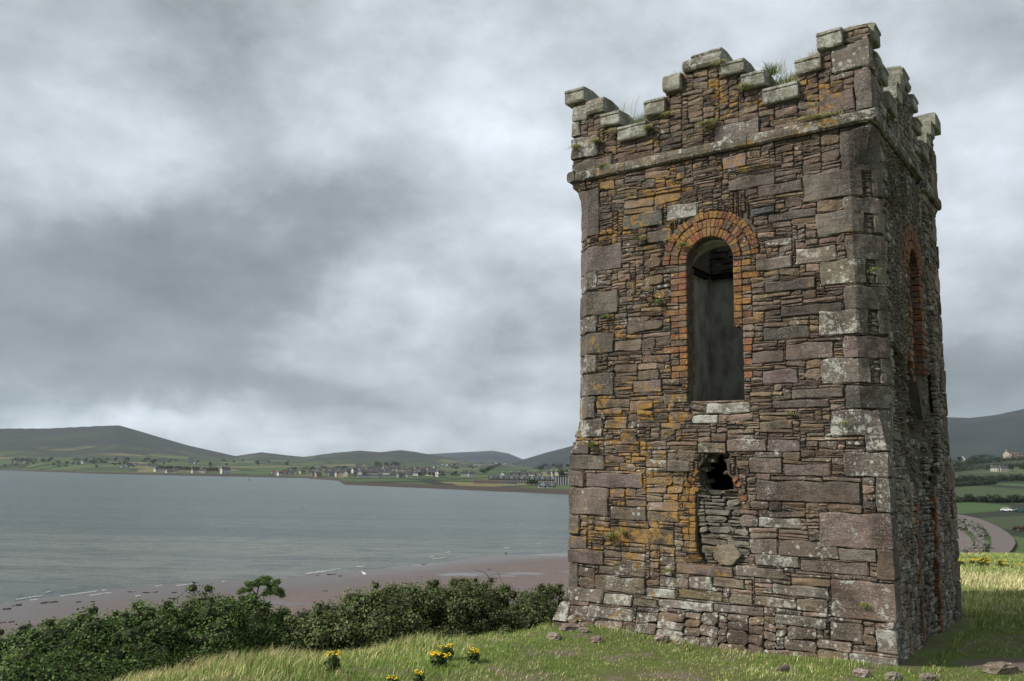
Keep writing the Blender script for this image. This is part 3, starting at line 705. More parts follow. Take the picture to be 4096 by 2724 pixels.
door_core = [(1.46, 12.99), (1.46, 13.47), (1.56, 13.55), (1.60, 13.80), (2.08, 13.80), (2.12, 13.1), (2.03, 12.99)]
slab(mb, 0, [win_poly, hole_poly, door_core], .27, TW-.27, 11.8, Z_C1-.01, -.024, -TK)
def mir(p): return [(TW-u, z) for u, z in p][::-1]
dmgcore = [(1.0, 14.75), (1.3, 15.25), (1.55, 15.4)]
slab(mb, 3, [mir(rwin_poly)], .27, TW-.27, 11.8, Z_C1-.01, -.09, -TK)
slab(mb, 0, [], 1.40, 2.2, 12.9, 13.82, -.11, -.30)
slab(mb, 3, [], TW-3.0, TW-.4, 11.9, 14.60, -.26, -.44)
slab(mb, 1, [], .27, TW-.27, 11.8, Z_C1-.01, -.024, -TK); slab(mb, 2, [], .27, TW-.27, 11.8, Z_C1-.01, -.024, -TK)
zlev = [11.8, 12.62, Z_B]+[Z_B+.58*i/6 for i in range(1, 7)]+[Z_C0-.42]+[Z_C0-.42+.36*i/6 for i in range(1, 7)]+[Z_C0+.05, Z_C1-.01]
for k in range(4):
    base = k*TW; ss = [base-.27, base-CH*.99, base, base+CH*.99, base+.27]; inner = SIDES[k]; pv = SIDES[(k-1) % 4]
    vs = []; fs = []
    ic = [inner[0]-pv[1]*.27-pv[2]*TK, inner[0]-(pv[2]+inner[2])*TK, inner[0]+inner[1]*.27-inner[2]*TK]
    for z in zlev:
        for s_ in ss: vs.append(P(s_, z, -.026))
        for p in ic: vs.append((p.x, p.y, z))
    m_ = 8; order = [0, 1, 2, 3, 4, 7, 6, 5]
    for r in range(len(zlev)-1):
        for i in range(8):
            a, b_ = order[i], order[(i+1) % 8]; fs.append((r*m_+a, r*m_+b_, (r+1)*m_+b_, (r+1)*m_+a))
    mb.add(vs, fs, mi=0); mb.m[-len(fs):] = [(1 if (i % 8) in (5, 6) else 0) for i in range(len(fs))]
tpart(mb, 'wall_core', [M_core, M_plaster])
# corbelled inner ledge: darker broken band with beam slot above the plaster
mb = MB()
for (a0, a1, b0, b1) in ((TW-TK-.09, TW-TK+.02, TK, TW-TK), (TK, TW-TK, TW-TK-.09, TW-TK+.02)):
    for (zl, zh) in ((17.16, 17.9),):
        vs = [frame_uv(u, v_, z) for z in (zl, zh) for u, v_ in ((a0, b0), (a1, b0), (a1, b1), (a0, b1))]
        mb.add(vs, [(0, 3, 2, 1), (4, 5, 6, 7), (0, 1, 5, 4), (1, 2, 6, 5), (2, 3, 7, 6), (3, 0, 4, 7)], (.1, .095, .085), (0, .3, .1))
for k in range(60):
    u = random.uniform(1.2, TW-TK-.1); z = random.choice((17.2, 17.3, 17.4, 17.5, 17.6, 17.7)); l = random.uniform(.12, .3); v0 = TW-TK-.13
    vs = [frame_uv(a, b_, c) for c in (z, z+.08) for a, b_ in ((u, v0), (u+l, v0), (u+l, v0+.1), (u, v0+.1))]
    mb.add(vs, [(0, 3, 2, 1), (4, 5, 6, 7), (0, 1, 5, 4), (1, 2, 6, 5), (2, 3, 7, 6), (3, 0, 4, 7)], (.1, .09, .08), (0, .3, .1))
tpart(mb, 'inner_ledge', M_stone)
mb = MB()
for (a0, a1, b0, b1) in ((TW-TK-.06, TW-TK+.02, TK, TW-TK-.1), (TK, TW-TK-.08, TW-TK-.06, TW-TK+.02)):
    vs = [frame_uv(u, v_, z) for z in (17.08, 17.155) for u, v_ in ((a0, b0), (a1, b0), (a1, b1), (a0, b1))]
    mb.add(vs, [(0, 3, 2, 1), (4, 5, 6, 7), (0, 1, 5, 4), (1, 2, 6, 5), (2, 3, 7, 6), (3, 0, 4, 7)])
tpart(mb, 'beam_slot_shade', M_dark)  # black bar painted in for the shade of the recessed beam slot
mb = MB()
for (u0, u1, v0, v1) in ((.3, .75, .3, TW-.3), (TW-.8, TW-.3, .3, TW-.3), (.75, TW-.8, .3, .75), (.75, TW-.8, TW-.75, TW-.3)):
    vs = [frame_uv(u, v_, z) for z in (17.905, 17.96) for u, v_ in ((u0, v0), (u1, v0), (u1, v1), (u0, v1))]
    mb.add(vs, [(0, 3, 2, 1), (4, 5, 6, 7), (0, 1, 5, 4), (1, 2, 6, 5), (2, 3, 7, 6), (3, 0, 4, 7)])
tpart(mb, 'roof', M_dark, label='unseen roof slab, opened in the middle to let light inside')  # opening added so skylight brightens the tower interior
mb = MB()
vs = [frame_uv(u, v_, z) for z in (14.45, 14.60) for u, v_ in ((.4, .4), (TW-.4, .4), (TW-.4, TW-.4), (.4, TW-.4))]
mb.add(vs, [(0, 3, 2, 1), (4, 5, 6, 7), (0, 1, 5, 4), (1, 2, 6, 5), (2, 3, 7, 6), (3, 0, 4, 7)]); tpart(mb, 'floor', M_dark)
# parapet core
mb = MB()
PT = .36
for k in range(4):
    c, dr, nr = SIDES[k]
    for (a, b_, z, _) in STEPS:
        if a == 0: a = .0
        def to(u, zz_, d): p = c+dr*u+nr*d; return (p.x, p.y, zz_)
        a2 = max(a, .04); b2 = min(b_, TW-PT-.01)
        if b2 <= a2: continue
        vs = [to(u, zz_, d) for zz_ in (Z_C1-.02, z-.004) for u, d in ((a2, -.036), (b2, -.036), (b2, -PT), (a2, -PT))]
        mb.add(vs, [(0, 3, 2, 1), (4, 5, 6, 7), (0, 1, 5, 4), (1, 2, 6, 5), (2, 3, 7, 6), (3, 0, 4, 7)], (.09, .08, .07), (.4, .3, .7))
tpart(mb, 'parapet_core', M_stone)
# string course
for k in range(4):
    mb = MB(); s = k*TW-(.05 if k == 0 else 0)
    s = k*TW
    cuts = [0, .42, 1.05, 1.62, 2.15, 2.72, 3.3, TW] if k != 0 else [0, .95, 1.38, 1.98, 2.56, 3.0, 3.42, TW]
    c, dr, nr = SIDES[k]
    for i in range(len(cuts)-1):
        a, b_ = cuts[i]+.003, cuts[i+1]-.003
        if i == 0: a = -.062
        if i == len(cuts)-2: b_ = TW-.001
        if k == 3 and 2 <= i <= 3: continue
        n = max(2, int((b_-a)/.08)); jit = random.uniform(-.006, .006)
        prof = [(-.05, Z_C0+.015), (.03, Z_C0+.0), (.055, Z_C0+.02), (.062, Z_C0+.07), (.058, Z_C1-.02), (.035, Z_C1), (-.05, Z_C1+.012)]
        vs = []; fs = []
        for q in range(n+1):
            u = a+(b_-a)*q/n
            for (d, z) in prof:
                e = -.008 if q in (0, n) else random.uniform(-.004, .004)
                p = c+dr*u+nr*(d+e+jit); vs.append((p.x, p.y, z+random.uniform(-.003, .003)))
        m_ = len(prof)
        for q in range(n):
            for r in range(m_-1): fs.append((q*m_+r, q*m_+r+1, (q+1)*m_+r+1, (q+1)*m_+r))
        fs.append(tuple(range(m_))); fs.append(tuple(n*m_+r for r in range(m_-1, -1, -1)))
        mb = MB(); mb.add(vs, fs, random.choice([(.12, .112, .098), (.11, .102, .088), (.13, .118, .10)]), (.35+random.uniform(0, .4) if k == 0 else -.3, random.uniform(.7, 1.1), .4)); tpart(mb, 'string_course_stone')
# copings: each stepped battlement stone
def coping(k, a, b_, z0, z1, cap=True, out=.05, yaw=0, mark=0):
    c, dr, nr = SIDES[k]; mb = MB(); dpt = PT+.04
    n = 4; jt = random.uniform(-.012, .012); tilt = random.uniform(-.02, .02)
    capz = z1-.045
    if cap: prof = [(-dpt, z0), (out-.012, z0), (out, z0+.018), (out, capz), (out+.012, capz+.006), (out+.010, z1-.008), (out-.02, z1+.006), (-dpt*.5, z1+.03), (-dpt, z1)]
    else: prof = [(-dpt, z0), (out-.02, z0), (out, z0+.03), (out+.004, (z0+z1)/2), (out-.01, z1-.03), (out-.04, z1), (-dpt*.5, z1+.02), (-dpt, z1-.01)]
    vs = []; fs = []; us = [a, a+.012]+[a+(b_-a)*i/n for i in range(1, n)]+[b_-.012, b_]
    for i, u in enumerate(us):
        e = i in (0, len(us)-1)
        for (d, z) in prof:
            cz = (z0+z1)/2; q = .93 if e else 1.0
            p = c+dr*u+nr*(d*(q if d > 0 else 1)+jt+random.uniform(-.003, .003)); vs.append((p.x, p.y, cz+(z-cz)*(.95 if e else 1)+tilt*(u-(a+b_)/2)+random.uniform(-.003, .003)))
    m_ = len(prof)
    for i in range(len(us)-1):
        for r in range(m_):
            r2 = (r+1) % m_; fs.append((i*m_+r, i*m_+r2, (i+1)*m_+r2, (i+1)*m_+r))
    fs.append(tuple(range(m_))); fs.append(tuple((len(us)-1)*m_+r for r in range(m_-1, -1, -1)))
    kt = random.uniform(.85, 1.15)
    mb.add(vs, fs, tuple(x*kt for x in (.21, .215, .19)), (.0, 1.05 if k == 0 else .8, .62))
    return tpart(mb, 'coping_stone')
for k in range(4):
    for i, (a, b_, z, zt) in enumerate(STEPS):
        if zt is None: continue
        if k == 3: # right side is walked from its far end
            pass
        if k in (3,) and i in (3,): pass
        ov = .015
        aa, bb = a-ov, b_+ov
        if i == 12: aa, bb = 3.60, 3.90
        if i == 12 and k == 3: aa, bb, z, zt = 3.42, 3.70, 18.84, 19.03
        if i == 11 and k == 3: aa, bb, z, zt = 3.30, 3.50, 18.62, 18.80
        if i == 6: coping(k, a+.01, b_-.02, z, zt+.0, cap=False); coping(k, a+.03, b_-.12, zt-.005, zt+.07, cap=False, out=.02)
        elif i == 7: coping(k, a+.01, b_-.0, z, zt, cap=False, out=.065)
        else: coping(k, aa, bb, z, zt, cap=(i != 11), out=random.uniform(.045, .065))

# ------------------------------------------------------------------ terrain near the tower
CL = [(-60, -40), (-12, 1), (-6.4, 6.6), (-4.1, 9.3), (-1.6, 11.2), (.3, 12.9), (2.0, 15.4), (4.5, 18.5), (9, 27), (15, 37), (24, 47), (45, 56), (90, 40), (160, -20)]
CLn = np.array(CL, float)
def cliff_dist(x, y):
    x = np.asarray(x, float); y = np.asarray(y, float); best = np.full(x.shape, 1e9); sgn = np.ones(x.shape)
    for i in range(len(CLn)-1):
        a, b_ = CLn[i], CLn[i+1]; d = b_-a; L = (d**2).sum(); tt = np.clip(((x-a[0])*d[0]+(y-a[1])*d[1])/L, 0, 1)
        px, py = a[0]+tt*d[0]-x, a[1]+tt*d[1]-y; dd = np.hypot(px, py); cr = d[0]*(y-a[1])-d[1]*(x-a[0]); m = dd < best-1e-9
        best = np.where(m, dd, best); sgn = np.where(m, np.where(cr < 0, 1, -1), sgn)
    return best*sgn
def ground_z(x, y):
    x = np.asarray(x, float); y = np.asarray(y, float); s = cliff_dist(x, y); r = np.hypot(x-3, y-8)
    top = 12.16-.0*x-.052*np.maximum(0, r-8)**1.0*np.clip((y-8)/6, 0, 1)
    top = np.maximum(top, 9.9)+.05*sn1(x*.9, y*.9)+.022*sn2(x*3, y*3)
    top = top+.30*np.clip((7.5-y)/7, 0, 1)
    top = top-.36*np.clip((2.3-s)/2.6, 0, 1)**1.5          # the ground rolls over towards the bank
    drop = np.maximum(0, -(s-.2))*.72
    z = top-drop+np.clip(-s, 0, 3)/3*.25*sn1(x*.7+3, y*.7)
    return np.maximum(z, -2.5)
def gz(x, y): return float(ground_z(np.array([x]), np.array([y]))[0])
# headland: fine near the camera, coarse outward
def warp_axis(lo, hi, c, fine, n):
    t_ = np.linspace(-1, 1, n); k = np.sign(t_)*np.abs(t_)**2.2
    return np.where(k < 0, c+(c-lo)*k, c+(hi-c)*k)
xs = warp_axis(-60, 160, 3, .1, 300); ys = warp_axis(-40, 90, 11, .1, 260)
XX, YY = np.meshgrid(xs, ys); ZH = ground_z(XX, YY)
def grid_faces(ny, nx):
    i = np.arange(ny-1)[:, None]*nx+np.arange(nx-1)[None]; i = i.ravel(); return np.stack([i, i+1, i+1+nx, i+nx], 1)
mt, t, b = material('turf_soil'); co = geo_pos(t)
n_ = t.noise(co, .9, 8, .6); n2_ = t.noise(co, 7, 6, .6)
c = t.mix(t.ramp(n2_, .3, .7), (.070, .10, .022), (.115, .145, .035)); c = t.mix(t.ramp(n_, .45, .62), c, (.10, .10, .038))
c = t.mix(t.ramp(t.noise(co, 2.3, 5, .6), .54, .62), c, (.14, .11, .085)); sp_ = t.new('ShaderNodeSeparateXYZ'); t.l.new(co, sp_.inputs[0]); ex = t.math('DIVIDE', t.math('SUBTRACT', sp_.outputs[0], 5.25), .62); ey = t.math('DIVIDE', t.math('SUBTRACT', sp_.outputs[1], 9.25), .30)
q_ = t.math('ADD', t.math('ADD', t.math('MULTIPLY', ex, ex), t.math('MULTIPLY', ey, ey)), t.math('MULTIPLY', t.math('SUBTRACT', n2_, .5), 1.6)); c = t.mix(t.ramp(q_, 1.3, .8), c, (.13, .10, .082))
t.put(b.inputs['Base Color'], c); bump(t, b, n2_, .8, .04)
ground = np_mesh('ground', np.stack([XX, YY, ZH], -1).reshape(-1, 3), grid_faces(*XX.shape), mt, smooth=True); tag(ground, kind='structure')
TURF = ground

# ------------------------------------------------------------------ shore, beach and water
SH = [(-300, -200), (-130, 0), (-80, 45), (-56, 82), (-51, 91), (-47, 100), (-40, 109), (-29.5, 114.5), (-24.6, 122), (-14.3, 134), (-4.4, 150), (11.3, 163), (40, 190), (75, 225), (120, 285), (170, 330), (400, 420)]
SHn = np.array(SH, float)
def shore_dist(x, y):
    x = np.asarray(x, float); y = np.asarray(y, float); best = np.full(x.shape, 1e9); sgn = np.ones(x.shape)
    for i in range(len(SHn)-1):
        a, b_ = SHn[i], SHn[i+1]; d = b_-a; L = (d**2).sum(); tt = np.clip(((x-a[0])*d[0]+(y-a[1])*d[1])/L, 0, 1)
        px, py = a[0]+tt*d[0]-x, a[1]+tt*d[1]-y; dd = np.hypot(px, py); cr = d[0]*(y-a[1])-d[1]*(x-a[0]); m = dd < best-1e-9
        best = np.where(m, dd, best); sgn = np.where(m, np.where(cr < 0, 1, -1), sgn)
    return best*sgn
def beach_z(x, y):
    s = shore_dist(x, y); z = np.where(s > 0, .012*s, .03*s); z = z+.035*sn1(x*.05+y*.03, y*.09)+.02*sn2(x*.11, y*.2)
    return np.clip(z, -4, 1.6)
xs = np.linspace(-160, 260, 240); ys = np.linspace(-20, 340, 240); XX, YY = np.meshgrid(xs, ys)
msd, t, b = material('wet_sand'); co = geo_pos(t); st = t.scale(co, .35, 1, 1)
n_ = t.noise(st, .10, 5, .5, .5); n2_ = t.noise(co, .9, 6, .6)
sxz = t.new('ShaderNodeSeparateXYZ'); t.l.new(co, sxz.inputs[0]); wet = t.math('MAXIMUM', t.math('MULTIPLY', t.ramp(n_, .55, .63), t.ramp(sxz.outputs[0], -34, -22)), t.math('MULTIPLY', t.ramp(t.math('ADD', sxz.outputs[2], t.math('MULTIPLY', n2_, .12)), .30, .10), .8))
c = t.mix(t.ramp(n2_, .3, .7), (.105, .078, .070), (.145, .108, .095)); c = t.mix(wet, c, (.085, .070, .066)); t.put(b.inputs['Base Color'], c)
t.put(b.inputs['Roughness'], t.math('SUBTRACT', .85, t.math('MULTIPLY', wet, .62))); b.inputs['Specular IOR Level'].default_value = .5; bump(t, b, n2_, .15, .02)
beach = np_mesh('beach', np.stack([XX, YY, beach_z(XX, YY)], -1).reshape(-1, 3), grid_faces(*XX.shape), msd, smooth=True); tag(beach, kind='structure')
mw, t, b = material('bay_water'); co = geo_pos(t); st = t.scale(co, .32, 1.0, 1)
w1 = t.noise(st, .42, 6, .6, .3); w2 = t.noise(t.scale(co, .5, 1, 1), 1.9, 5, .62); w3 = t.noise(t.scale(co, .22, 1, 1), .018, 4, .5)
dist_ = t.vmath('LENGTH', co); 
vl = t.new('ShaderNodeVectorMath', operation='LENGTH'); t.l.new(co, vl.inputs[0]); near = t.ramp(vl.outputs['Value'], 90, 300); w5 = t.noise(t.scale(co, .28, 1.0, 1), 1.1, 5, .7)
c = t.mix(near, (.175, .175, .150), (.080, .108, .098)); c = t.mix(t.ramp(w3, .42, .62), c, (.062, .092, .094)); 
c = t.mix(t.math('MULTIPLY', t.ramp(w1, .50, .62), .6), c, (.026, .044, .046)); w4 = t.noise(t.scale(co, .10, 1.0, 1), .11, 6, .62); c = t.mix(t.math('MULTIPLY', t.ramp(w4, .46, .62), .5), c, (.044, .064, .064)); c = t.mix(t.math('MULTIPLY', t.ramp(w5, .56, .66), .55), c, (.018, .028, .030)); c = t.mix(t.math('MULTIPLY', t.ramp(w5, .40, .32), .4), c, (.20, .22, .22))
t.put(b.inputs['Base Color'], c); b.inputs['Roughness'].default_value = .22; b.inputs['IOR'].default_value = 1.33; b.inputs['Specular IOR Level'].default_value = .5
bump(t, b, t.math('ADD', t.math('MULTIPLY', w1, 1.6), t.math('MULTIPLY', w2, .6)), 1.0, .95)
wm = MB(); 
xsw = [-9000, -2500, -800, -300, -100, 0, 100, 300, 800, 3000]; ysw = [-600, 0, 50, 100, 150, 250, 400, 700, 1200, 2300, 4200]
for j in range(len(ysw)):
    for i in range(len(xsw)): wm.v.append((xsw[i], ysw[j], 0.0)); wm.c.append((1, 1, 1)); wm.g.append((0, 0, 0))
for j in range(len(ysw)-1):
    for i in range(len(xsw)-1): a = j*len(xsw)+i; wm.f.append((a, a+1, a+1+len(xsw), a+len(xsw))); wm.m.append(0)
water = wm.build('water', mw); tag(water, kind='structure')

# ------------------------------------------------------------------ far land
def pix_to_azD(px, py, D):   # azimuth and height of a view pixel at horizontal distance D
    v = img_ray(px, py); h = math.hypot(v.x, v.y); return math.atan2(v.x, v.y), EYE+v.z/h*D
def azdeg(px): v = img_ray(px, 1075); return math.degrees(math.atan2(v.x, v.y))
shore_tab = [(-55, 3600), (-36, 2700), (-30, 2300), (-25.1, 1708), (-19.9, 1586), (-13.3, 1479), (-10.95, 1180), (-10.6, 871), (-6.9, 779), (-1.2, 675), (1.7, 640), (4, 600), (8, 520), (14, 420), (20, 350), (24, 312), (26.3, 296), (26.9, 120), (60, 100)]
ridge_px = [(-900, 985), (-300, 985), (0, 986), (100, 986), (200, 981), (265, 978), (300, 988), (350, 1003), (430, 1025), (540, 1050), (600, 1041), (650, 1047), (700, 1052), (770, 1042), (830, 1037), (870, 1041), (925, 1036), (960, 1041), (1010, 1050), (1080, 1062), (1200, 1072), (1330, 1076), (1900, 1066), (2200, 1061), (2280, 1057), (2358, 1049), (2800, 1035)]
ridge_D = lambda a: np.interp(a, [-30, -11, -4, 4, 14, 22, 50], [4300, 4300, 4000, 2700, 1900, 1650, 1650])
rp = [(azdeg(x), y, x) for x, y in ridge_px]
ridge_z = np.array([pix_to_azD(x, y, float(ridge_D(a)))[1] for a, y, x in rp]); ridge_a = np.array([a for a, _, _ in rp])
RPROF = [(100, 2.1), (136, 2.1), (300, 1.75), (345, 1.4), (420, 3.0), (500, 4.6), (600, 8.5), (750, 14.4), (950, 18.7), (1200, 29.5), (1450, 43.6)]
def land_z(az_, D):
    az_ = np.asarray(az_, float); D = np.asarray(D, float)
    D0 = np.interp(az_, [a for a, _ in shore_tab], [d for _, d in shore_tab]); Dr = ridge_D(az_); Zr = np.interp(az_, ridge_a, ridge_z)
    t_ = D-D0
    Dm = np.minimum(2500, Dr*.62); Dm = np.maximum(Dm, D0+450)
    zm = np.interp(az_, [-30, -14, -9, 0, 6], [24, 20, 24, 22, 26])
    low = np.interp(t_, [-60, 0, 25, 70, 250], [-3, .05, 2.2, 3.2, 5.0])
    mid = 5+(zm-5)*np.clip((D-D0-250)/np.maximum(1, Dm-D0-250), 0, 1)
    q = np.clip((D-Dm)/np.maximum(1, Dr-Dm), 0, 1)
    up = zm+(Zr-zm)*(q**1.35*(1-.35*q)+.35*q**3)
    back = np.clip((D-Dr)/1500, 0, 1); z = np.where(t_ < 250, low, np.where(D < Dm, mid, up)); z = z-back*np.maximum(0, Zr)*.6
    z = z+np.clip((D-1500)/2000, 0, 1)*np.clip(q*(1-q)*4, 0, 1)*9*sn1(az_*.55, D*.002)
    # right-hand fields
    zr_ = np.interp(D, [d for d, _ in RPROF]+[1650], [z_ for _, z_ in RPROF]+[0]); zr_ = np.where(D > 1450, 43.6+(Zr-43.6)*np.clip((D-1450)/200, 0, 1)-np.clip((D-1650)/1500, 0, 1)*20, zr_)
    zr_ = np.where(D < D0, -2.0, zr_)
    k = np.clip((az_-16)/6, 0, 1); return z*(1-k)+zr_*k
def lz(a_, D): return float(land_z(np.array([a_]), np.array([D]))[0])
AZ = np.concatenate([np.linspace(-55, -34, 50), np.linspace(-33.8, 40, 560), np.linspace(40.5, 60, 20)])
tt_ = np.linspace(0, 1, 190); A2, T2 = np.meshgrid(AZ, tt_)
D0g = np.interp(A2, [a for a, _ in shore_tab], [d for _, d in shore_tab])-40; DD = D0g+(6000-D0g)*T2**2.0
ZL = land_z(A2, DD); VX = np.sin(np.radians(A2))*DD; VY = np.cos(np.radians(A2))*DD
ml, t, b = material('fields_and_moor'); co = geo_pos(t); flat = t.scale(co, 1, 1, 0)
sx = t.new('ShaderNodeSeparateXYZ'); t.l.new(co, sx.inputs[0]); hgt = sx.outputs[2]
wob = t.vmath('ADD', t.scale(co, 1, .62, 0), t.vmath('MULTIPLY', t.noise(flat, .004, 3, .5, col=True), (60, 60, 0)))
vc = t.new('ShaderNodeTexVoronoi', feature='F1'); t.put(vc.inputs['Vector'], wob); vc.inputs['Scale'].default_value = .0068
ve = t.vor(wob, .0068, 'DISTANCE_TO_EDGE')
sc = t.new('ShaderNodeSeparateColor'); t.l.new(vc.outputs['Color'], sc.inputs[0])
fld = t.mix(sc.outputs[0], (.044, .086, .020), (.076, .108, .032)); fld = t.mix(t.ramp(sc.outputs[1], .66, .72), fld, (.16, .145, .062)); fld = t.mix(t.ramp(sc.outputs[2], .80, .85), fld, (.040, .055, .022))
nf = t.noise(co, .05, 7, .65); fld = t.mix(t.math('MULTIPLY', t.ramp(nf, .35, .7), .35), fld, (.04, .055, .018))
fld = t.mix(t.ramp(ve, .055, .035), fld, (.018, .026, .013))
moor = t.mix(t.ramp(t.noise(flat, .006, 8, .62), .38, .62), (.022, .028, .024), (.036, .048, .028)); moor = t.mix(t.ramp(t.noise(flat, .0022, 5, .5), .46, .6), moor, (.024, .027, .024))
vlk = t.ramp(t.vor(t.vmath('ADD', flat, t.vmath('MULTIPLY', t.noise(flat, .003, 3, .5, col=True), (150, 150, 0))), .0035, 'DISTANCE_TO_EDGE'), .05, .02); moor = t.mix(t.math('MULTIPLY', vlk, .5), moor, (.03, .035, .02))
c = t.mix(t.ramp(t.math('ADD', hgt, t.math('MULTIPLY', t.noise(flat, .0032, 5, .6), 190)), 115, 175), fld, moor)
c = t.mix(t.math('MULTIPLY', t.ramp(t.math('ADD', hgt, nf), 3.5, 2.9), t.ramp(sx.outputs[1], 420, 450)), c, (.050, .038, .030))
t.put(b.inputs['Base Color'], c); bump(t, b, nf, .6, 1.2)
land = np_mesh('terrain', np.stack([VX, VY, ZL], -1).reshape(-1, 3), grid_faces(*VX.shape), ml, smooth=True); tag(land, kind='structure')
# farther hills
def hill(name, sil, D, depth, foot, mat, seed):
    a = np.array([azdeg(x) for x, _ in sil]); z = np.array([pix_to_azD(x, y, D)[1] for x, y in sil])
    A = np.linspace(a[0], a[-1], 260); T = np.linspace(-1, 1, 40); AA, TT = np.meshgrid(A, T); ZR = np.interp(AA, a, z)
    f = smooth_noise(seed); DD_ = D+TT*depth+0*AA
    prof = np.where(TT < 0, 1-(-TT)**1.5, 1-TT**2)
    ZZ_ = foot+(ZR-foot)*prof+(1-prof)*prof*4*18*f(AA*.7, TT*4)
    V = np.stack([np.sin(np.radians(AA))*DD_, np.cos(np.radians(AA))*DD_, ZZ_], -1).reshape(-1, 3)
    o = np_mesh(name, V, grid_faces(*AA.shape), mat, smooth=True); tag(o, kind='structure'); return o
mh, t, b = material('shade_darkened_heather'); flat = t.scale(geo_pos(t), 1, 1, 0)
c = t.mix(t.ramp(t.noise(flat, .003, 8, .62), .35, .65), (.018, .024, .026), (.030, .037, .034)); t.put(b.inputs['Base Color'], c)  # heather colour darkened to carry the cloud shadow on the mountain
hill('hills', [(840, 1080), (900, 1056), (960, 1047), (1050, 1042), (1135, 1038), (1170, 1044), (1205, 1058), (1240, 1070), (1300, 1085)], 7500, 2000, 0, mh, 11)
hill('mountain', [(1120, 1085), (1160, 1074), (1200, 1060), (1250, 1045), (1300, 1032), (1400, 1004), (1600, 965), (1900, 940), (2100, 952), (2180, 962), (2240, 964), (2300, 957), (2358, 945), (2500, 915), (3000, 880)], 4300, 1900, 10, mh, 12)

# ------------------------------------------------------------------ placing helpers
def rock_mesh(mb, cx, cy, cz, rx, ry, rz, seed, tint, grow=(0, .5, .15)):
    r = random.Random(seed); n, m = 9, 5; vs = []; fs = []
    for j in range(m+1):
        ph = -.5*math.pi+math.pi*j/m
        for i in range(n):
            th = 2*math.pi*i/n+.3*j; k = r.uniform(.82, 1.12); cq = math.copysign(abs(math.cos(ph))**.6, math.cos(ph)); sq = math.copysign(abs(math.sin(ph))**.7, math.sin(ph))
            vs.append((cx+rx*cq*math.cos(th)*k, cy+ry*cq*math.sin(th)*k, cz+rz*sq*r.uniform(.85, 1.1)))
    for j in range(m):
        for i in range(n): fs.append((j*n+i, j*n+(i+1) % n, (j+1)*n+(i+1) % n, (j+1)*n+i))
    fs.append(tuple(range(n))[::-1]); fs.append(tuple(m*n+i for i in range(n))); mb.add(vs, fs, tint, grow)

def S2V(x, y): return x*2358/4096, y*2358/4096        # source pixel > view pixel
def ray_to_ground(x, y, fun, t0=4, t1=400, steps=900):
    v = img_ray(x, y); h = math.hypot(v.x, v.y); ts = np.geomspace(t0, t1, steps)
    X = v.x/h*ts; Y = v.y/h*ts; Z = EYE+v.z/h*ts; G = fun(X, Y); m = np.flatnonzero(Z <= G)
    i = m[0] if len(m) else len(ts)-1
    return float(X[i]), float(Y[i]), float(G[i])
def gnd(x, y): return ray_to_ground(x, y, ground_z)
def bch(x, y): return ray_to_ground(x, y, beach_z, 30, 400)
def at_dist(x, y, D):
    v = img_ray(x, y); h = math.hypot(v.x, v.y); return v.x/h*D, v.y/h*D, EYE+v.z/h*D
def land_at(x, y, lo=None):
    a = azdeg(x); v = img_ray(x, y); sl = v.z/math.hypot(v.x, v.y); Ds = np.geomspace(max(110, (lo or 0)), 5000, 1500)
    z = land_z(np.full_like(Ds, math.degrees(math.atan2(v.x, v.y))), Ds); m = np.flatnonzero(EYE+sl*Ds <= z); i = m[0] if len(m) else 900
    D = float(Ds[i]); r = math.atan2(v.x, v.y); return math.sin(r)*D, math.cos(r)*D, float(z[i]), D
def cards(n, centers, radii, size, cols, seed, shell=.62, up=.35, flat=.8):
    """leaf quads scattered in lumps : returns V, F, tint"""
    r = np.random.default_rng(seed); wq = np.asarray(radii, float).reshape(len(centers), -1).mean(1)**1.8; k = r.choice(len(centers), n, p=wq/wq.sum()); C = np.asarray(centers)[k]; Rr = np.asarray(radii)[k]
    d = r.normal(size=(n, 3)); d /= np.linalg.norm(d, axis=1)[:, None]; rad = r.uniform(shell, 1.05, n)**.7+r.exponential(.07, n)
    p = C+d*Rr*rad[:, None]*np.array([1, 1, flat])
    nrm = d+r.normal(size=(n, 3))*.5+np.array([0, 0, up]); nrm /= np.linalg.norm(nrm, axis=1)[:, None]
    a = np.cross(nrm, r.normal(size=(n, 3))); a /= np.linalg.norm(a, axis=1)[:, None]; b_ = np.cross(nrm, a)
    s_ = size*r.uniform(.6, 1.4, n)[:, None]
    V = np.stack([p-a*s_*.5, p+b_*s_*.28-a*s_*.05, p+a*s_*.5, p-b_*s_*.28+a*s_*.05], 1).reshape(-1, 3)
    F = np.arange(n*4).reshape(n, 4); cols = np.asarray(cols); cc = cols[r.integers(0, len(cols), n)]*r.uniform(.7, 1.35, n)[:, None]
    lump = (np.random.default_rng(seed+1).uniform(.72, 1.3, len(centers)))[k][:, None]
    return V, F, np.repeat(cc*lump, 4, axis=0)
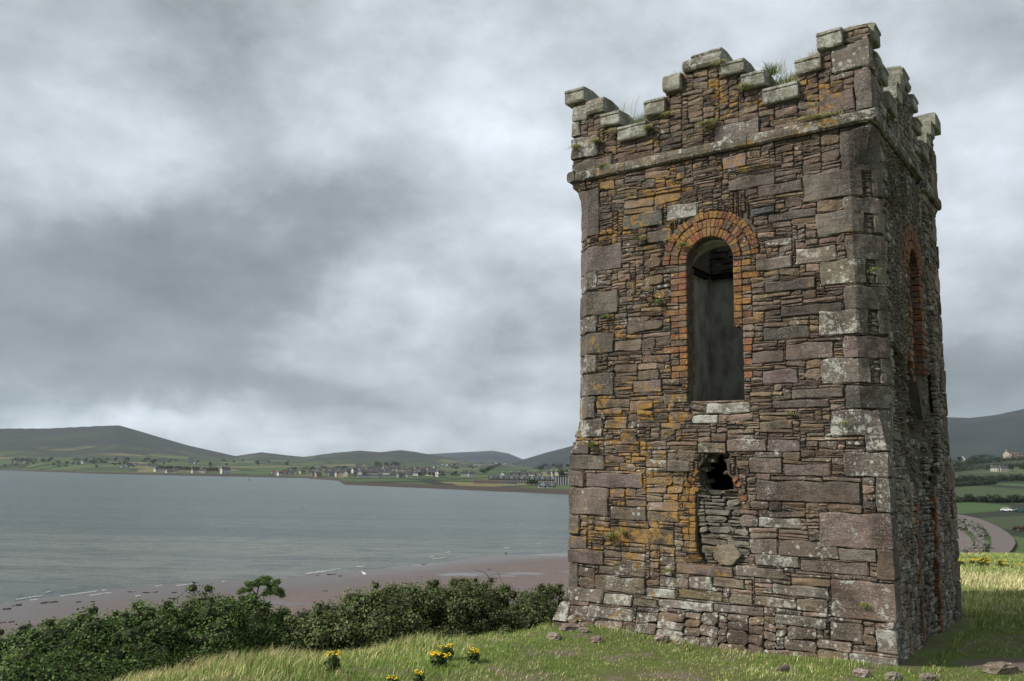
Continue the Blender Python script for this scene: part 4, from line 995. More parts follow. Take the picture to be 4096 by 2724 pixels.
def blades(px, py, pz, h, w_, cols, seed, lean=.45, wind=(.5, .15)):
    r = np.random.default_rng(seed); n = len(px); a = r.uniform(0, 2*np.pi, n); dx, dy = np.cos(a), np.sin(a)
    h = h*r.uniform(.5, 1.3, n); le = lean*h*r.uniform(.2, 1.3, n); la = r.uniform(0, 2*np.pi, n)
    lx = np.cos(la)*le+wind[0]*h*.5; ly = np.sin(la)*le+wind[1]*h*.5; b0 = np.stack([px, py, pz-.01], 1); ww = w_*r.uniform(.6, 1.3, n)
    wv = np.stack([dx*ww/2, dy*ww/2, 0*dx], 1); m = b0+np.stack([lx*.35, ly*.35, h*.62], 1); tp = b0+np.stack([lx, ly, h*.95], 1)
    V = np.stack([b0-wv, b0+wv, m+wv*.75, m-wv*.75, tp+wv*.12, tp-wv*.12], 1).reshape(-1, 3)
    o = np.arange(n)[:, None]*6; F = np.concatenate([o+[0, 1, 2, 3], o+[3, 2, 4, 5]], 0)
    return V, F, np.repeat(cols, 6, axis=0)

# ------------------------------------------------------------------ grass
GREEN = np.array([(.125, .205, .034), (.155, .235, .042), (.100, .165, .030), (.20, .25, .06)]); STRAW = np.array([(.46, .42, .20), (.36, .34, .15), (.56, .50, .28)])
def in_tower(x, y, m=.06):
    dx, dy = x-NC.x, y-NC.y; u = dx*AX.x+dy*AX.y; v_ = dx*BX.x+dy*BX.y; return (u > -m-.16) & (u < TW+m+.16) & (v_ > -m-.16) & (v_ < TW+m+.16)
def scatter(n, x0, x1, y0, y1, seed, smin=-1.2):
    r = np.random.default_rng(seed); x = r.uniform(x0, x1, n); y = r.uniform(y0, y1, n); k = (cliff_dist(x, y) > smin) & ~in_tower(x, y); return x[k], y[k], r
def dirt(x, y): return sn1(x*2.1+1, y*2.1)+.5*sn2(x*5, y*5)
def grass_field(name, n, box, seed, h0, wd, label):
    x, y, r = scatter(n, *box, seed); s = cliff_dist(x, y)
    bare = dirt(x, y) > .62; near_t = np.hypot(x-3.4, y-10.5) < 5.2
    keep = ~(bare & near_t & (r.uniform(size=len(x)) < .9))
    # worn ground on the shaded side of the tower
    keep &= ~((((x-5.25)/.62)**2+((y-9.25)/.30)**2+.35*sn1(x*5, y*5) < 1) & (r.uniform(size=len(x)) < .95))
    x, y, s = x[keep], y[keep], s[keep]
    z = ground_z(x, y); tall = np.clip(1-(s-.3)/2.6, 0, 1)*.9+.35*np.clip(sn2(x*.8, y*.8), 0, 1)
    tall = np.where(np.hypot(x-3.4, y-10.5) < 3.9, tall*.25, tall)
    h = h0*(1+1.6*tall)*(1+.5*sn1(x*1.7, y*1.7)); h = h*np.where(np.hypot(x-2.6, y-10.0) < 3.4, .62, 1.0)
    dry = np.clip(.22+.40*tall+.35*sn1(x*.9+2, y*1.4)+.25*sn2(x*4, y*4), .05, .85)
    h = h*np.where(in_tower(x, y, .20), 1.9, 1.0)
    band = np.exp(-((np.hypot(x, y)-21.5)/3.2)**2)*(x > 6); dry = np.clip(dry+band*.9, 0, .95); h = h*(1+.5*band)
    isd = r.uniform(size=len(x)) < dry; c = GREEN[r.integers(0, 4, len(x))]; c[isd] = STRAW[r.integers(0, 3, isd.sum())]
    c = c*1.32*(1+.28*sn1(x*1.1, y*1.3))[:, None]*r.uniform(.75, 1.25, len(x))[:, None]
    V, F, T = blades(x, y, z, np.clip(h, .015, .5), wd, c, seed+9)
    o = np_mesh(name, V, F, M_grass, T); tag(o, kind='stuff', label=label, cat='grass'); return o
grass_field('grass', 300000, (-7, 9.5, 6.6, 16.5), 21, .052, .0060, 'rough turf of green and straw grass around the tower')
grass_field('meadow_grass', 170000, (5.5, 32, 11, 48), 22, .085, .015, 'windblown pale meadow grass beyond the tower')

M_twig = plain('twig_tangle', (.022, .030, .012), (.055, .062, .028), 40, bs=1.0, bd=.02)
# ------------------------------------------------------------------ bushes on the edge of the bank
GORSE = [(.085, .145, .036), (.110, .180, .045), (.145, .21, .055), (.064, .108, .028)]
BRAM = [(.090, .135, .042), (.115, .165, .052), (.145, .185, .068), (.068, .100, .034), (.19, .185, .08)]
def bush(x, ytop, D, rx, hgt, name, label, pal, leaf, n, seed, group, depth=1.0):
    cx, cy, zt = at_dist(x, ytop, D); r = random.Random(seed); cen = []; rad = []
    for i in range(46):
        a = r.uniform(0, 6.283); q = math.sqrt(r.uniform(0, 1)); lx, ly = math.cos(a)*q*rx, math.sin(a)*q*rx*depth; rr = r.uniform(.07, .25)*min(1.2, rx+.25)
        topz = zt-rr*.8-(q**2)*hgt*.42-r.uniform(0, .10); cen.append((lx, ly, topz-zt)); rad.append(rr)
        if i % 3 == 0: cen.append((lx+r.uniform(-.5, .5)*rr, ly, topz-zt+rr*r.uniform(.65, .95))); rad.append(r.uniform(.05, .09))
        for k in range(2): cen.append((lx*1.05, ly*1.05, (topz-zt)-hgt*r.uniform(.15, .8))); rad.append(rr*1.15)
    root = empty(name, (cx, cy, zt), label, 'bush', group)
    V, F, T = cards(n, cen, np.array(rad)[:, None], leaf, pal, seed)
    np_mesh('foliage', V, F, M_leaf, T, parent=root)
    mb = MB()
    for i, (c, q) in enumerate(zip(cen, rad)): rock_mesh(mb, c[0], c[1], c[2]-q*.08, q*.60, q*.60, q*.48, seed*7+i, (1, 1, 1))
    mb.build('twig_mass', M_twig, root)
    mb = MB()
    for i in range(16):
        c = cen[r.randrange(len(cen))]; base = (c[0]*.4, c[1]*.4, -hgt); mid = tuple((a+b_)/2+r.uniform(-.08, .08) for a, b_ in zip(base, c))
        mb.tube([base, mid, c], [.018, .012, .005], 5)
    for i in range(3):       # long bare shoots
        c = cen[r.randrange(0, len(cen), 3)]; e = (c[0]+r.uniform(-.25, .35), c[1]-r.uniform(0, .3), c[2]+r.uniform(.10, .22)); mb.tube([c, tuple((a+b_)/2+r.uniform(-.03, .05) for a, b_ in zip(c, e)), e], [.006, .0045, .003], 4)
    mb.build('stem', M_bark, root)
    # a few leaves on the shoots
    return root
bl = [(-5, 1426, 9.1, .85, 1.3, 0), (110, 1426, 9.5, .85, 1.3, 0), (225, 1394, 9.9, .82, 1.3, 0), (345, 1374, 10.2, .80, 1.35, 0), (462, 1350, 10.5, .74, 1.3, 0), (550, 1358, 10.8, .52, 1.2, 0), (650, 1400, 11.0, .62, 1.2, 0),
      (30, 1500, 8.3, .60, .9, 0), (150, 1492, 8.9, .55, .8, 0), (290, 1462, 9.6, .50, .8, 0), (480, 1440, 10.2, .45, .8, 0),
      (755, 1384, 10.8, .66, 1.1, 1), (850, 1342, 11.1, .84, 1.3, 1), (950, 1328, 11.3, .86, 1.3, 1), (1055, 1330, 11.6, .86, 1.3, 1), (1160, 1328, 12.0, .84, 1.3, 1), (1262, 1338, 12.9, .70, 1.3, 1)]
wl = ['dark gorse bush at the bottom left corner of the headland edge', 'dense gorse bush second along the bank from the left', 'gorse bush with a lighter green top in the left thicket', 'gorse bush rising towards the small bent tree', 'tall rounded gorse bush just left of the small bent tree', 'narrow gorse bush right beside the small bent tree', 'low gorse bush filling the gap right of the small bent tree',
      'low dark bush at the front of the left thicket', 'shady bush at the front of the left thicket beside the grass', 'hollow bush with bare twigs over a dark gap in the left thicket', 'low bush in front of the small bent tree beside the tall grass',
      'low leafy shrub at the left end of the bramble thicket', 'bramble bush with long shoots above the beach, left part of the thicket', 'broad bramble bush in the middle of the thicket', 'dark bramble bush right of the middle of the thicket', 'bramble bush with a pale dead twig near the tower', 'greyish bramble bush touching the left edge of the tower']
for i, (x, y, D, rx, hg, kd) in enumerate(bl):
    bush(x, y, D, rx, hg, 'gorse_bush' if kd == 0 else 'bramble_bush', wl[i], GORSE if kd == 0 else BRAM, .030 if kd == 0 else .032, 36000 if kd == 0 else 36000, 100+i*3, 'bushes along the top of the bank')
# the small wind-bent tree
bx, by, bz = at_dist(591, 1400, 11.0)
tr = empty('small_tree', (bx, by, bz), 'small wind-bent tree standing clear above the thicket in front of the beach', 'tree')
mb = MB(); k = 11.0/2007
def tp(px, py, dy=0): return ((px-591)*k, dy, (1400-py)*k)
mb.tube([tp(594, 1440), tp(592, 1400), tp(589, 1375), tp(593, 1355), tp(600, 1345)], [.016, .013, .011, .008, .005], 6)
mb.tube([tp(590, 1380), tp(605, 1368, .03), tp(622, 1358, .02)], [.008, .006, .004], 5); mb.tube([tp(608, 1400), tp(606, 1385), tp(603, 1366)], [.007, .005, .003], 5); mb.tube([tp(589, 1372), tp(578, 1362), tp(572, 1356)], [.007, .005, .003], 5)
mb.build('trunk', M_bark, tr)
cen = []
for (cx_, cy_, sx_, sy_, n_) in ((584, 1347, 13, 7, 14), (604, 1342, 14, 6, 14), (622, 1352, 13, 8, 16), (634, 1366, 7, 8, 9), (570, 1360, 9, 7, 9), (560, 1378, 10, 9, 8), (612, 1366, 10, 5, 5), (582, 1385, 8, 12, 5)):
    cen += [tp(random.gauss(cx_, sx_*.55), random.gauss(cy_, sy_*.5), random.uniform(-.10, .10)) for _ in range(n_)]
V, F, T = cards(9000, cen, np.array([random.uniform(.022, .05) for _ in cen])[:, None], .019, GORSE, 55, .2); np_mesh('crown', V, F, M_leaf, T, parent=tr)

# ------------------------------------------------------------------ ragwort
def ragwort(x, y, z, h, heads, label, group, seed, spread=.12):
    r = random.Random(seed); root = empty('ragwort', (x, y, z), label, 'wildflower', group)
    mb = MB(); fl = MB(); lc = []; 
    for i in range(heads):
        a = r.uniform(0, 6.283); q = r.uniform(.2, 1)*spread; tx, ty, tz = math.cos(a)*q, math.sin(a)*q*.7, h*r.uniform(.80, 1.0)
        mb.tube([(tx*.15, ty*.15, -.03), (tx*.4, ty*.4, h*.5), (tx, ty, tz)], [.006, .0045, .003], 4, tint=(.10, .12, .03))
        for k in range(4): lc.append((tx*.5, ty*.5, tz*r.uniform(.15, .85)))
        for k in range(9):
            fx, fy, fz = tx+r.uniform(-.035, .035), ty+r.uniform(-.03, .03), tz+r.uniform(-.012, .022); rr = r.uniform(.009, .014); n = 7
            vs = [(fx, fy, fz+.006)]+[(fx+math.cos(6.283*j/n)*rr*(1 if j % 2 else .75), fy+math.sin(6.283*j/n)*rr, fz+r.uniform(-.004, .003)) for j in range(n)]+[(fx, fy, fz-.010)]
            fl.add(vs, [(0, 1+j, 1+(j+1) % n) for j in range(n)]+[(n+1, 1+(j+1) % n, 1+j) for j in range(n)])
    mb.build('stem', M_leafstem, root); V, F, T = cards(heads*70, lc, np.full((len(lc), 1), .045), .040, [(.07, .11, .03), (.05, .085, .025)], seed); np_mesh('leaves', V, F, M_leaf, T, parent=root)
    fl.build('flower_heads', M_flower, root); return root
M_leafstem = plain('ragwort_stem', (.07, .09, .03), (.11, .10, .05), 30)
def rag_at(px, ytop, ybase, heads, label, seed, spread=.1):
    x, y, z = gnd(px, ybase); D = math.hypot(x, y); _, _, zt = at_dist(px, ytop, D); ragwort(x, y, z, max(.12, zt-z), heads, label, 'ragwort flowering on the near grass', seed, spread)
rag_at(766, 1502, 1548, 4, 'single yellow ragwort at the left of the near grass', 1, .055)
rag_at(1008, 1503, 1536, 9, 'largest clump of yellow ragwort in front of the brambles', 2, .10)
rag_at(1030, 1486, 1522, 5, 'yellow ragwort leaning over the right side of the largest clump', 3, .07)
rag_at(1087, 1504, 1527, 6, 'small yellow ragwort just right of the largest clump', 4, .09)
rag_at(908, 1560, 1600, 3, 'yellow ragwort cut off by the bottom edge of the picture', 5, .045)
rag_at(964, 1553, 1580, 2, 'tiny yellow ragwort near the bottom edge below the largest clump', 6, .03)
rag_at(2000, 1440, 1441, 1, 'x', 7, .03) if False else None
rl = ['ragwort nearest the right wall of the tower, in the far meadow', 'bushy ragwort second from the tower in the far meadow', 'tall ragwort in front of the stone revetment', 'twin ragwort before the curve of the track', 'ragwort on the brow below the track', 'ragwort standing alone near the right edge, upper', 'ragwort at the right edge of the picture on the brow', 'low ragwort in the pale grass near the right edge', 'low ragwort beside it in the pale grass', 'short ragwort in the pale grass midway to the tower', 'short ragwort close to the shaded tower wall', 'ragwort on the brow left of the track end', 'ragwort on the brow just right of the revetment foot']
for i, (zx, zy, hd) in enumerate([(168, 1415, 5), (262, 1408, 6), (330, 1408, 4), (372, 1388, 5), (395, 1432, 4), (522, 1418, 5), (695, 1455, 4), (600, 1528, 4), (560, 1528, 3), (415, 1510, 2), (328, 1540, 2), (620, 1452, 4), (405, 1408, 3)]):
    px, py = S2V(3780+zx/2.411, 1650+zy/2.411); D = 31.0+random.uniform(-2, 3); x, y, zt = at_dist(px, py, D); g = gz(x, y)
    ragwort(x, y, min(g, zt-.3), max(.3, zt-min(g, zt-.3)), hd+2, rl[i], 'ragwort on the far side of the meadow', 50+i, .20)

# ------------------------------------------------------------------ stones lying about
M_rock = M_stone
rocks = [(110, 1140, 90, 'long pale outcrop left of the tower foot'), (185, 1150, 50, 'small pale stone beside the outcrop left of the tower foot'), (20, 1192, 70, 'flat pink stone nearest the brambles'), (255, 1203, 62, 'low stone below the outcrop at the left'), (620, 1200, 80, 'rounded pale stone in front of the walled-up doorway, left'),
         (722, 1217, 58, 'small pale stone right of the rounded one'), (705, 1150, 60, 'half-buried stone close to the wall left of the doorway'), (925, 1178, 125, 'big flat purple slab tilted below the doorway'), (1012, 1165, 55, 'pale stone leaning on the big flat slab'), (1040, 1216, 62, 'low pale stone right of the big flat slab'),
         (1160, 1228, 40, 'small reddish brick piece in the grass'), (1292, 1372, 70, 'thin pale splinter of stone lying in the grass'), (1732, 1395, 78, 'pale stone below the near corner of the tower, left'), (1905, 1418, 80, 'pale stone right under the near corner of the tower'), (2092, 1418, 70, 'low pale stone right of the near corner of the tower'), (1030, 1170, 30, 'tiny stone beside the flat slab'), (440, 1112, 45, 'grey stone against the foot of the front wall')]
for i, (zx, zy, wz, lab) in enumerate(rocks):
    px, py = S2V(2200+zx/1.387, 1700+zy/1.387); x, y, z = gnd(px, py); wd = 1.25*wz/1.387/FPX*math.hypot(x, y)
    mb = MB(); tint = (.27, .235, .21) if i % 3 else (.24, .18, .175)
    if 'reddish' in lab: tint = (.28, .12, .07)
    rock_mesh(mb, 0, 0, 0, wd*.5, wd*.36 if 'splinter' not in lab else wd*.1, wd*(.24 if i != 7 else .17), 300+i, tint, (0, .8, .2))
    o = mb.build('stone', M_rock, origin=(0, 0, 0)); o.location = (x, y, z+.022); o.rotation_euler = (random.uniform(-.15, .15), random.uniform(-.1, .1), random.uniform(-.5, .5)); tag(o, lab, 'stone', 'stones lying in the turf')
px, py = S2V(4005, 2690); x, y, z = gnd(px, py); mb = MB(); rock_mesh(mb, 0, 0, 0, .17, .11, .07, 401, (.24, .20, .165), (0, .5, .1)); o = mb.build('stone', M_rock, origin=(0, 0, 0)); o.location = (x, y, z+.03); tag(o, 'blunt tan boulder in the bottom right corner of the picture', 'stone', 'stones lying in the turf')

# ------------------------------------------------------------------ plants growing on the tower
def tuft(px, py, n, h, label, dry=.3, d=.03, seed=0, hang=False, name='grass_tuft', spread=.05, dep=0.0):
    u, z = on_front(px, py); p = NC+AX*u-BX*d+BX*dep; r = np.random.default_rng(seed+int(px))
    x = r.normal(size=n)*spread; y = np.abs(r.normal(size=n))*.03 if not hang else -np.abs(r.normal(size=n))*.012; zz_ = r.normal(size=n)*.012
    X = x*AX.x+y*BX.x; Y = x*AX.y+y*BX.y; isd = r.uniform(size=n) < dry; c = GREEN[r.integers(0, 4, n)].copy()*.9; c[isd] = STRAW[r.integers(0, 3, isd.sum())]*.9
    V, F, T = blades(X, Y, zz_, np.full(n, h), .005, c, seed+int(py), .7, (.3, .1) if not hang else (-.5, -.9))
    if hang: V[:, 2] *= -.5
    o = np_mesh(name, V, F, M_grass, T, loc=(p.x, p.y, z)); tag(o, label, 'plant', 'plants growing on the tower'); return o
def z7(x, y): return 2230+x/2.85, 50+y/2.85
def z8(x, y): return 2900+x/2.851, 50+y/2.851
TF = [(z7(880, 1240), 160, .13, 'green grass tuft in the left notch of the front battlements', .3, 0, .09, .12), (z7(700, 1110), 12, .22, 'few dry stalks above the left notch of the battlements', .9, 0, .06, .15), (z7(1350, 700), 60, .09, 'short pale grass on the step left of the front middle merlon', .6, 0, .05, .1),
      (z8(480, 650), 130, .12, 'green tuft on the step right of the front middle merlon', .2, 0, .05, .12), (z8(660, 770), 220, .13, 'grass filling the right notch of the front battlements', .35, 0, .10, .14), (z8(620, 650), 14, .20, 'thin seed stalks in the right notch of the battlements', .9, 0, .09, .14), (z8(1010, 490), 200, .12, 'golden dry grass behind the step of the near corner merlon', 1, 0, .07, .16), (z8(800, 760), 120, .10, 'golden dry grass hanging at the edge of the right notch', .95, 0, .05, .10),
      (z8(1370, 230), 40, .06, 'green grass behind the highest coping stone', .2, 0, .03, .1), (z8(1500, 330), 150, .10, 'rusty moss cushion on top of the near corner merlon', .75, 0, .05, .05), (z8(1560, 330), 60, .07, 'thin grass beside the moss cushion on the near corner merlon', .5, 0, .03, .12)]
for i, (q, n, h, lab, dr, hg, sp, dep) in enumerate(TF): tuft(q[0], q[1], int(n*1.8), h*1.2, lab, dr, 0, i, False, 'grass_tuft', sp*1.15, dep)
HG = [(z7(1720, 1250), 150, .11, 'large green moss tuft on the front parapet, left of the middle', .5, .05), (z7(1050, 1300), 80, .11, 'brown hanging grass under the left notch of the parapet', .8, .02), (z7(640, 1340), 60, .09, 'brown hanging grass below the third step from the left', .9, .03), (z7(450, 1450), 90, .12, 'tall brown hanging grass near the left corner of the parapet', .85, .02), (z7(230, 1520), 70, .09, 'brown grass at the left corner above the string course', .8, .03),
      (z7(1270, 1150), 50, .10, 'hanging grass beneath the step left of the middle merlon', .8, .02), (z7(1880, 560), 70, .11, 'yellowish grass spilling over beside the top middle coping', .7, .02), (z8(230, 830), 90, .12, 'brown hanging grass below the step right of the middle merlon', .8, .03), (z8(1000, 1190), 120, .09, 'mossy grass on the string course near the near corner', .7, .07), (z8(1180, 1170), 100, .07, 'mossy grass on the string course under the big block', .7, .07),
      (ZM and (2200+300/1.387, 50+850/1.387), 60, .07, 'green plant on the string course near the left corner', .1, .03), ((2200+745/1.387, 800+245/1.387), 70, .08, 'small green fern on the brick arch', .15, .03), ((2200+610/1.387, 800+560/1.387), 50, .07, 'green plant in the joint left of the window bricks', .2, .02), ((2200+1800/1.387, 800+385/1.387), 50, .06, 'small weed in the joint of the near corner stones', .2, .02),
      ((2200+1345/1.387, 1650), 40, .05, 'weed in the joint right of the window sill', .2, .02), ((2200+320/1.387, 800+640/1.387), 50, .06, 'weed under the third corner stone from the top at the left', .2, .02), ((2200+240/1.387, 1700+100/1.387), 70, .08, 'dark weed where the left corner stones step out', .1, .02), ((2200+345/1.387, 1700+600/1.387), 60, .07, 'green plant in the wall low at the left', .2, .03), ((2200+410/1.387, 1700+580/1.387), 50, .06, 'green plant in the wall low at the left, nearer the doorway', .2, .02),
      ((2200+665/1.387, 1700+800/1.387), 40, .06, 'little weed under the brick jamb of the doorway', .2, .01), ((2200+1750/1.387, 1700+990/1.387), 40, .05, 'weed low on the front wall near the big squared stone', .3, .02), ((2200+520/1.387, 800+210/1.387), 45, .05, 'weed above the blue-grey stone', .2, .03), ((2200+1640/1.387, 1690), 40, .05, 'weed beside the cracked corner stone', .2, .02)]
for i, (q, n, h, lab, dr, sp) in enumerate(HG): tuft(q[0], q[1], int(n*2.2), h*1.35, lab, dr, .03, 40+i, True, 'wall_plant', sp*1.2)
def clump(px, py, n, h, label, sp, seed, name='nettle_clump'):
    x, y, z = gnd(*S2V(px, py)); cen = [(random.gauss(0, sp), random.gauss(0, .04), random.uniform(.02, h*.7)) for _ in range(14)]
    V, F, T = cards(n, cen, np.full((len(cen), 1), h*.35), .030, [(.035, .075, .016), (.05, .10, .022)], seed); o = np_mesh(name, V, F, M_leaf, T, loc=(x-.05, y-.08, z)); tag(o, label, 'plant'); return o
clump(2200+610/1.387, 1700+1075/1.387, 1500, .17, 'dark green leafy clump against the foot of the front wall', .14, 5)
clump(2200+770/1.387, 1700+1095/1.387, 800, .11, 'smaller leafy clump right of the dark one at the wall foot', .10, 6)

# ------------------------------------------------------------------ beach : weed, foam, gulls
M_weed = plain('seaweed', (.025, .022, .014), (.055, .042, .026), 12)
def s7(x, y): return S2V(x/1.965, 2100+y/1.965)
def s8(x, y): return S2V(1100+x/1.814, 2100+y/1.814)
W_ = [(s7, 55, 663, 70), (s7, 135, 632, 60), (s7, 350, 615, 60), (s7, 430, 608, 55), (s7, 620, 608, 40), (s7, 735, 605, 35), (s7, 665, 686, 62), (s7, 295, 792, 105), (s7, 100, 765, 45), (s7, 20, 770, 40), (s7, 1355, 578, 68), (s7, 1378, 533, 45), (s7, 1240, 680, 50), (s7, 1150, 533, 45), (s7, 1220, 530, 40), (s7, 1320, 610, 30), (s7, 1400, 620, 30), (s7, 270, 832, 40),
      (s7, 1030, 528, 40), (s8, 405, 360, 55), (s8, 470, 372, 35), (s8, 310, 370, 25), (s8, 370, 482, 30), (s8, 790, 312, 25), (s8, 1080, 288, 35), (s8, 1555, 322, 28), (s8, 1455, 225, 30), (s8, 1895, 178, 28)]
for i, (f, a, b_, wz) in enumerate(W_):
    px, py = f(a, b_); x, y, z = bch(px, py); k = 1.965 if f is s7 else 1.814; wd = wz/k/FPX*math.hypot(x, y)
    mb = MB(); 
    for j in range(11):
        q = random.gauss(0, .24); rock_mesh(mb, q*wd, random.gauss(0, .30)*wd*(1-abs(q)), .0, wd*random.uniform(.05, .20), wd*random.uniform(.06, .28), wd*random.uniform(.02, .05), 500+i*12+j, (1, 1, 1))
    o = mb.build('seaweed_clump', M_weed, origin=(0, 0, 0)); o.location = (x, y, z+.03)
    big_ = wz > 60
    lab = {0: 'large dark seaweed heap at the left edge of the beach', 6: 'large seaweed heap on the sand above the gorse', 7: 'largest dark seaweed heap, lowest on the left beach', 10: 'large seaweed heap left of the small bent tree'}.get(i, 'small dark seaweed clump near the waterline above the brambles' if f is s8 else 'small dark seaweed clump strewn on the left beach')
    tag(o, lab, 'seaweed', 'small seaweed clumps on the sand' if 'small' in lab else 'large seaweed heaps on the beach')
mfo, t, b = material('sea_foam'); b.inputs['Base Color'].default_value = (.55, .57, .57, 1)
fm = MB()
for (f, a, b_, wz) in [(s7, 235, 568, 210), (s7, 620, 538, 290), (s7, 790, 543, 170), (s7, 270, 586, 60), (s7, 1250, 478, 55), (s7, 1465, 467, 150), (s7, 1085, 558, 40), (s7, 820, 510, 30), (s7, 1755, 443, 20), (s7, 380, 524, 40), (s8, 350, 335, 250), (s8, 300, 345, 150), (s8, 1190, 240, 100), (s8, 1135, 228, 30), (s8, 1250, 197, 40), (s8, 1915, 130, 30), (s8, 1680, 165, 30), (s8, 620, 300, 60)]:
    k = 1.965 if f is s7 else 1.814
    for j in range(max(2, wz//9)):
        q = (j+.5)/max(2, wz//9)-.5; px, py = f(a+q*wz, b_-q*wz*.14+random.uniform(-2, 2)); v = img_ray(px, py); tt = (0.06-EYE)/v.z; x, y = v.x*tt, v.y*tt; z = max(.02, float(beach_z(np.array([x]), np.array([y]))[0]))+.02
        L = wz/max(2, wz//9)/k/FPX*math.hypot(x, y)*random.uniform(.5, .8); wdt = random.uniform(.05, .20)*(1+.4*math.sin(j))
        rock_mesh(fm, x, y, z, L, wdt, .05, 900+j+a, (1, 1, 1))
o = fm.build('foam', mfo); tag(o, 'white foam of the small waves breaking on the beach', 'foam', kind='stuff')
def bird(px, py, label, col, h=.38):
    x, y, z = bch(px, py); bm_ = MB(); k = h/.38
    prof = [(-.30, .13, .006), (-.22, .15, .035), (-.12, .18, .075), (0, .20, .088), (.10, .235, .070), (.15, .29, .042), (.18, .335, .040), (.215, .345, .036), (.245, .338, .014), (.29, .328, .005)]
    n = 8; vs = []; fs = []
    for (a, zc, r_) in prof:
        for j in range(n): an = 2*math.pi*j/n; vs.append((a*k, math.cos(an)*r_*k*.9, (zc+math.sin(an)*r_)*k))
    for i in range(len(prof)-1):
        for j in range(n): fs.append((i*n+j, i*n+(j+1) % n, (i+1)*n+(j+1) % n, (i+1)*n+j))
    fs.append(tuple(range(n))[::-1]); bm_.add(vs, fs)
    for sy in (-.03, .03): bm_.tube([(0.01*k, sy*k, .13*k), (.0, sy*k, 0), (.04*k, sy*k, 0)], [.008, .006, .006], 5)
    m, t, b = material('plumage'); b.inputs['Base Color'].default_value = (*col, 1)
    o = bm_.build('gull', m, origin=(0, 0, 0), smooth=True); o.location = (x, y, z); o.rotation_euler = (0, 0, 2.6); tag(o, label, 'bird'); return o
bird(*s8(645, 372), 'white gull standing on the sand above the brambles', (.8, .8, .78), .62)
bird(*s8(1675, 216), 'dark bird at the edge of the sandbank in the distance', (.05, .05, .05), .5)

# ------------------------------------------------------------------ the cove at the right : sand, revetment, track
def z4(x, y): return S2V(3780+x/2.411, 1650+y/2.411)
def flat_at(x, y, z):
    v = img_ray(x, y); tt = (z-EYE)/v.z; return v.x*tt, v.y*tt
def sheet(name, pts, z, mat, n=14):
    P2 = [flat_at(*z4(*p), z) for p in pts]; V = []; 
    mb = MB(); m_ = len(P2)//2; A = P2[:m_]; B = P2[m_:][::-1]
    for i in range(m_):
        for j in range(n+1): 
            q = j/n; x, y = A[i][0]*(1-q)+B[i][0]*q, A[i][1]*(1-q)+B[i][1]*q; a_ = math.degrees(math.atan2(x, y)); D = math.hypot(x, y)
            mb.v.append((x, y, z)); mb.c.append((1, 1, 1)); mb.g.append((0, 0, 0))
    for i in range(m_-1):
        for j in range(n): a = i*(n+1)+j; mb.f.append((a, a+1, a+n+2, a+n+1)); mb.m.append(0)
    o = mb.build(name, mat); tag(o, kind='structure'); return o
M_track = plain('track_grit', (.105, .088, .082), (.15, .13, .12), .8)
sheet('cove_sand', [(-160, 1110), (80, 1112), (170, 1140), (235, 1200), (280, 1260), (250, 1300), (150, 1370), (100, 1440), (100, 1640), (0, 1640), (-100, 1600), (-200, 1500), (-250, 1400), (-260, 1350), (-260, 1300), (-250, 1250), (-200, 1200), (-160, 1150)], 2.35, msd)
sheet('track', [(80, 985), (170, 988), (300, 1015), (420, 1058), (520, 1105), (610, 1160), (665, 1215), (682, 1260), (650, 1320), (590, 1370), (540, 1400), (470, 1430), (400, 1425), (430, 1340), (445, 1290), (450, 1250), (440, 1200), (400, 1140), (340, 1090), (260, 1050), (180, 1020), (110, 1005), (60, 1000), (40, 990)], 2.45, M_track)
arc = [(60, 1010, 1110), (120, 1025, 1120), (180, 1040, 1140), (240, 1062, 1180), (300, 1090, 1225), (350, 1125, 1262), (385, 1170, 1290)]
M_boulder = plain('sea_boulder', (.06, .055, .05), (.19, .18, .16), 1.6, bs=.7, bd=.15)
protos = []
for i in range(6):
    mb = MB(); rock_mesh(mb, 0, 0, 0, .62, .5, .42, 700+i, (1, 1, 1)); protos.append(mb)
bp = [None]*6; nb = 0
for i in range(128):
    q = random.random()*5.99; a0 = arc[int(q)]; a1 = arc[min(6, int(q)+1)]; fq = q-int(q); zx = a0[0]+(a1[0]-a0[0])*fq; ya = a0[1]+(a1[1]-a0[1])*fq; yb = a0[2]+(a1[2]-a0[2])*fq; 
    if i > 84: zx = random.uniform(150, 390); ya = 1290+ (390-zx)*.24; yb = ya+55
    h = random.random(); x, y = flat_at(*z4(zx+random.uniform(-8, 8), ya+(yb-ya)*h), 2.6); k = i % 6
    if bp[k] is None: o = protos[k].build('boulder', M_boulder, origin=(0, 0, 0)); bp[k] = o
    else: o = bp[k].copy(); COL.objects.link(o)
    s_ = random.uniform(.6, 1.5); o.scale = (s_, s_, s_*.9); o.rotation_euler = (random.uniform(-.4, .4), random.uniform(-.4, .4), random.uniform(0, 6)); o.location = (x, y, 2.45+.5*(1-h)+random.uniform(0, .2))
    tag(o, 'grey boulder in the curved stone revetment between the cove and the track', 'boulder', 'boulders of the revetment')

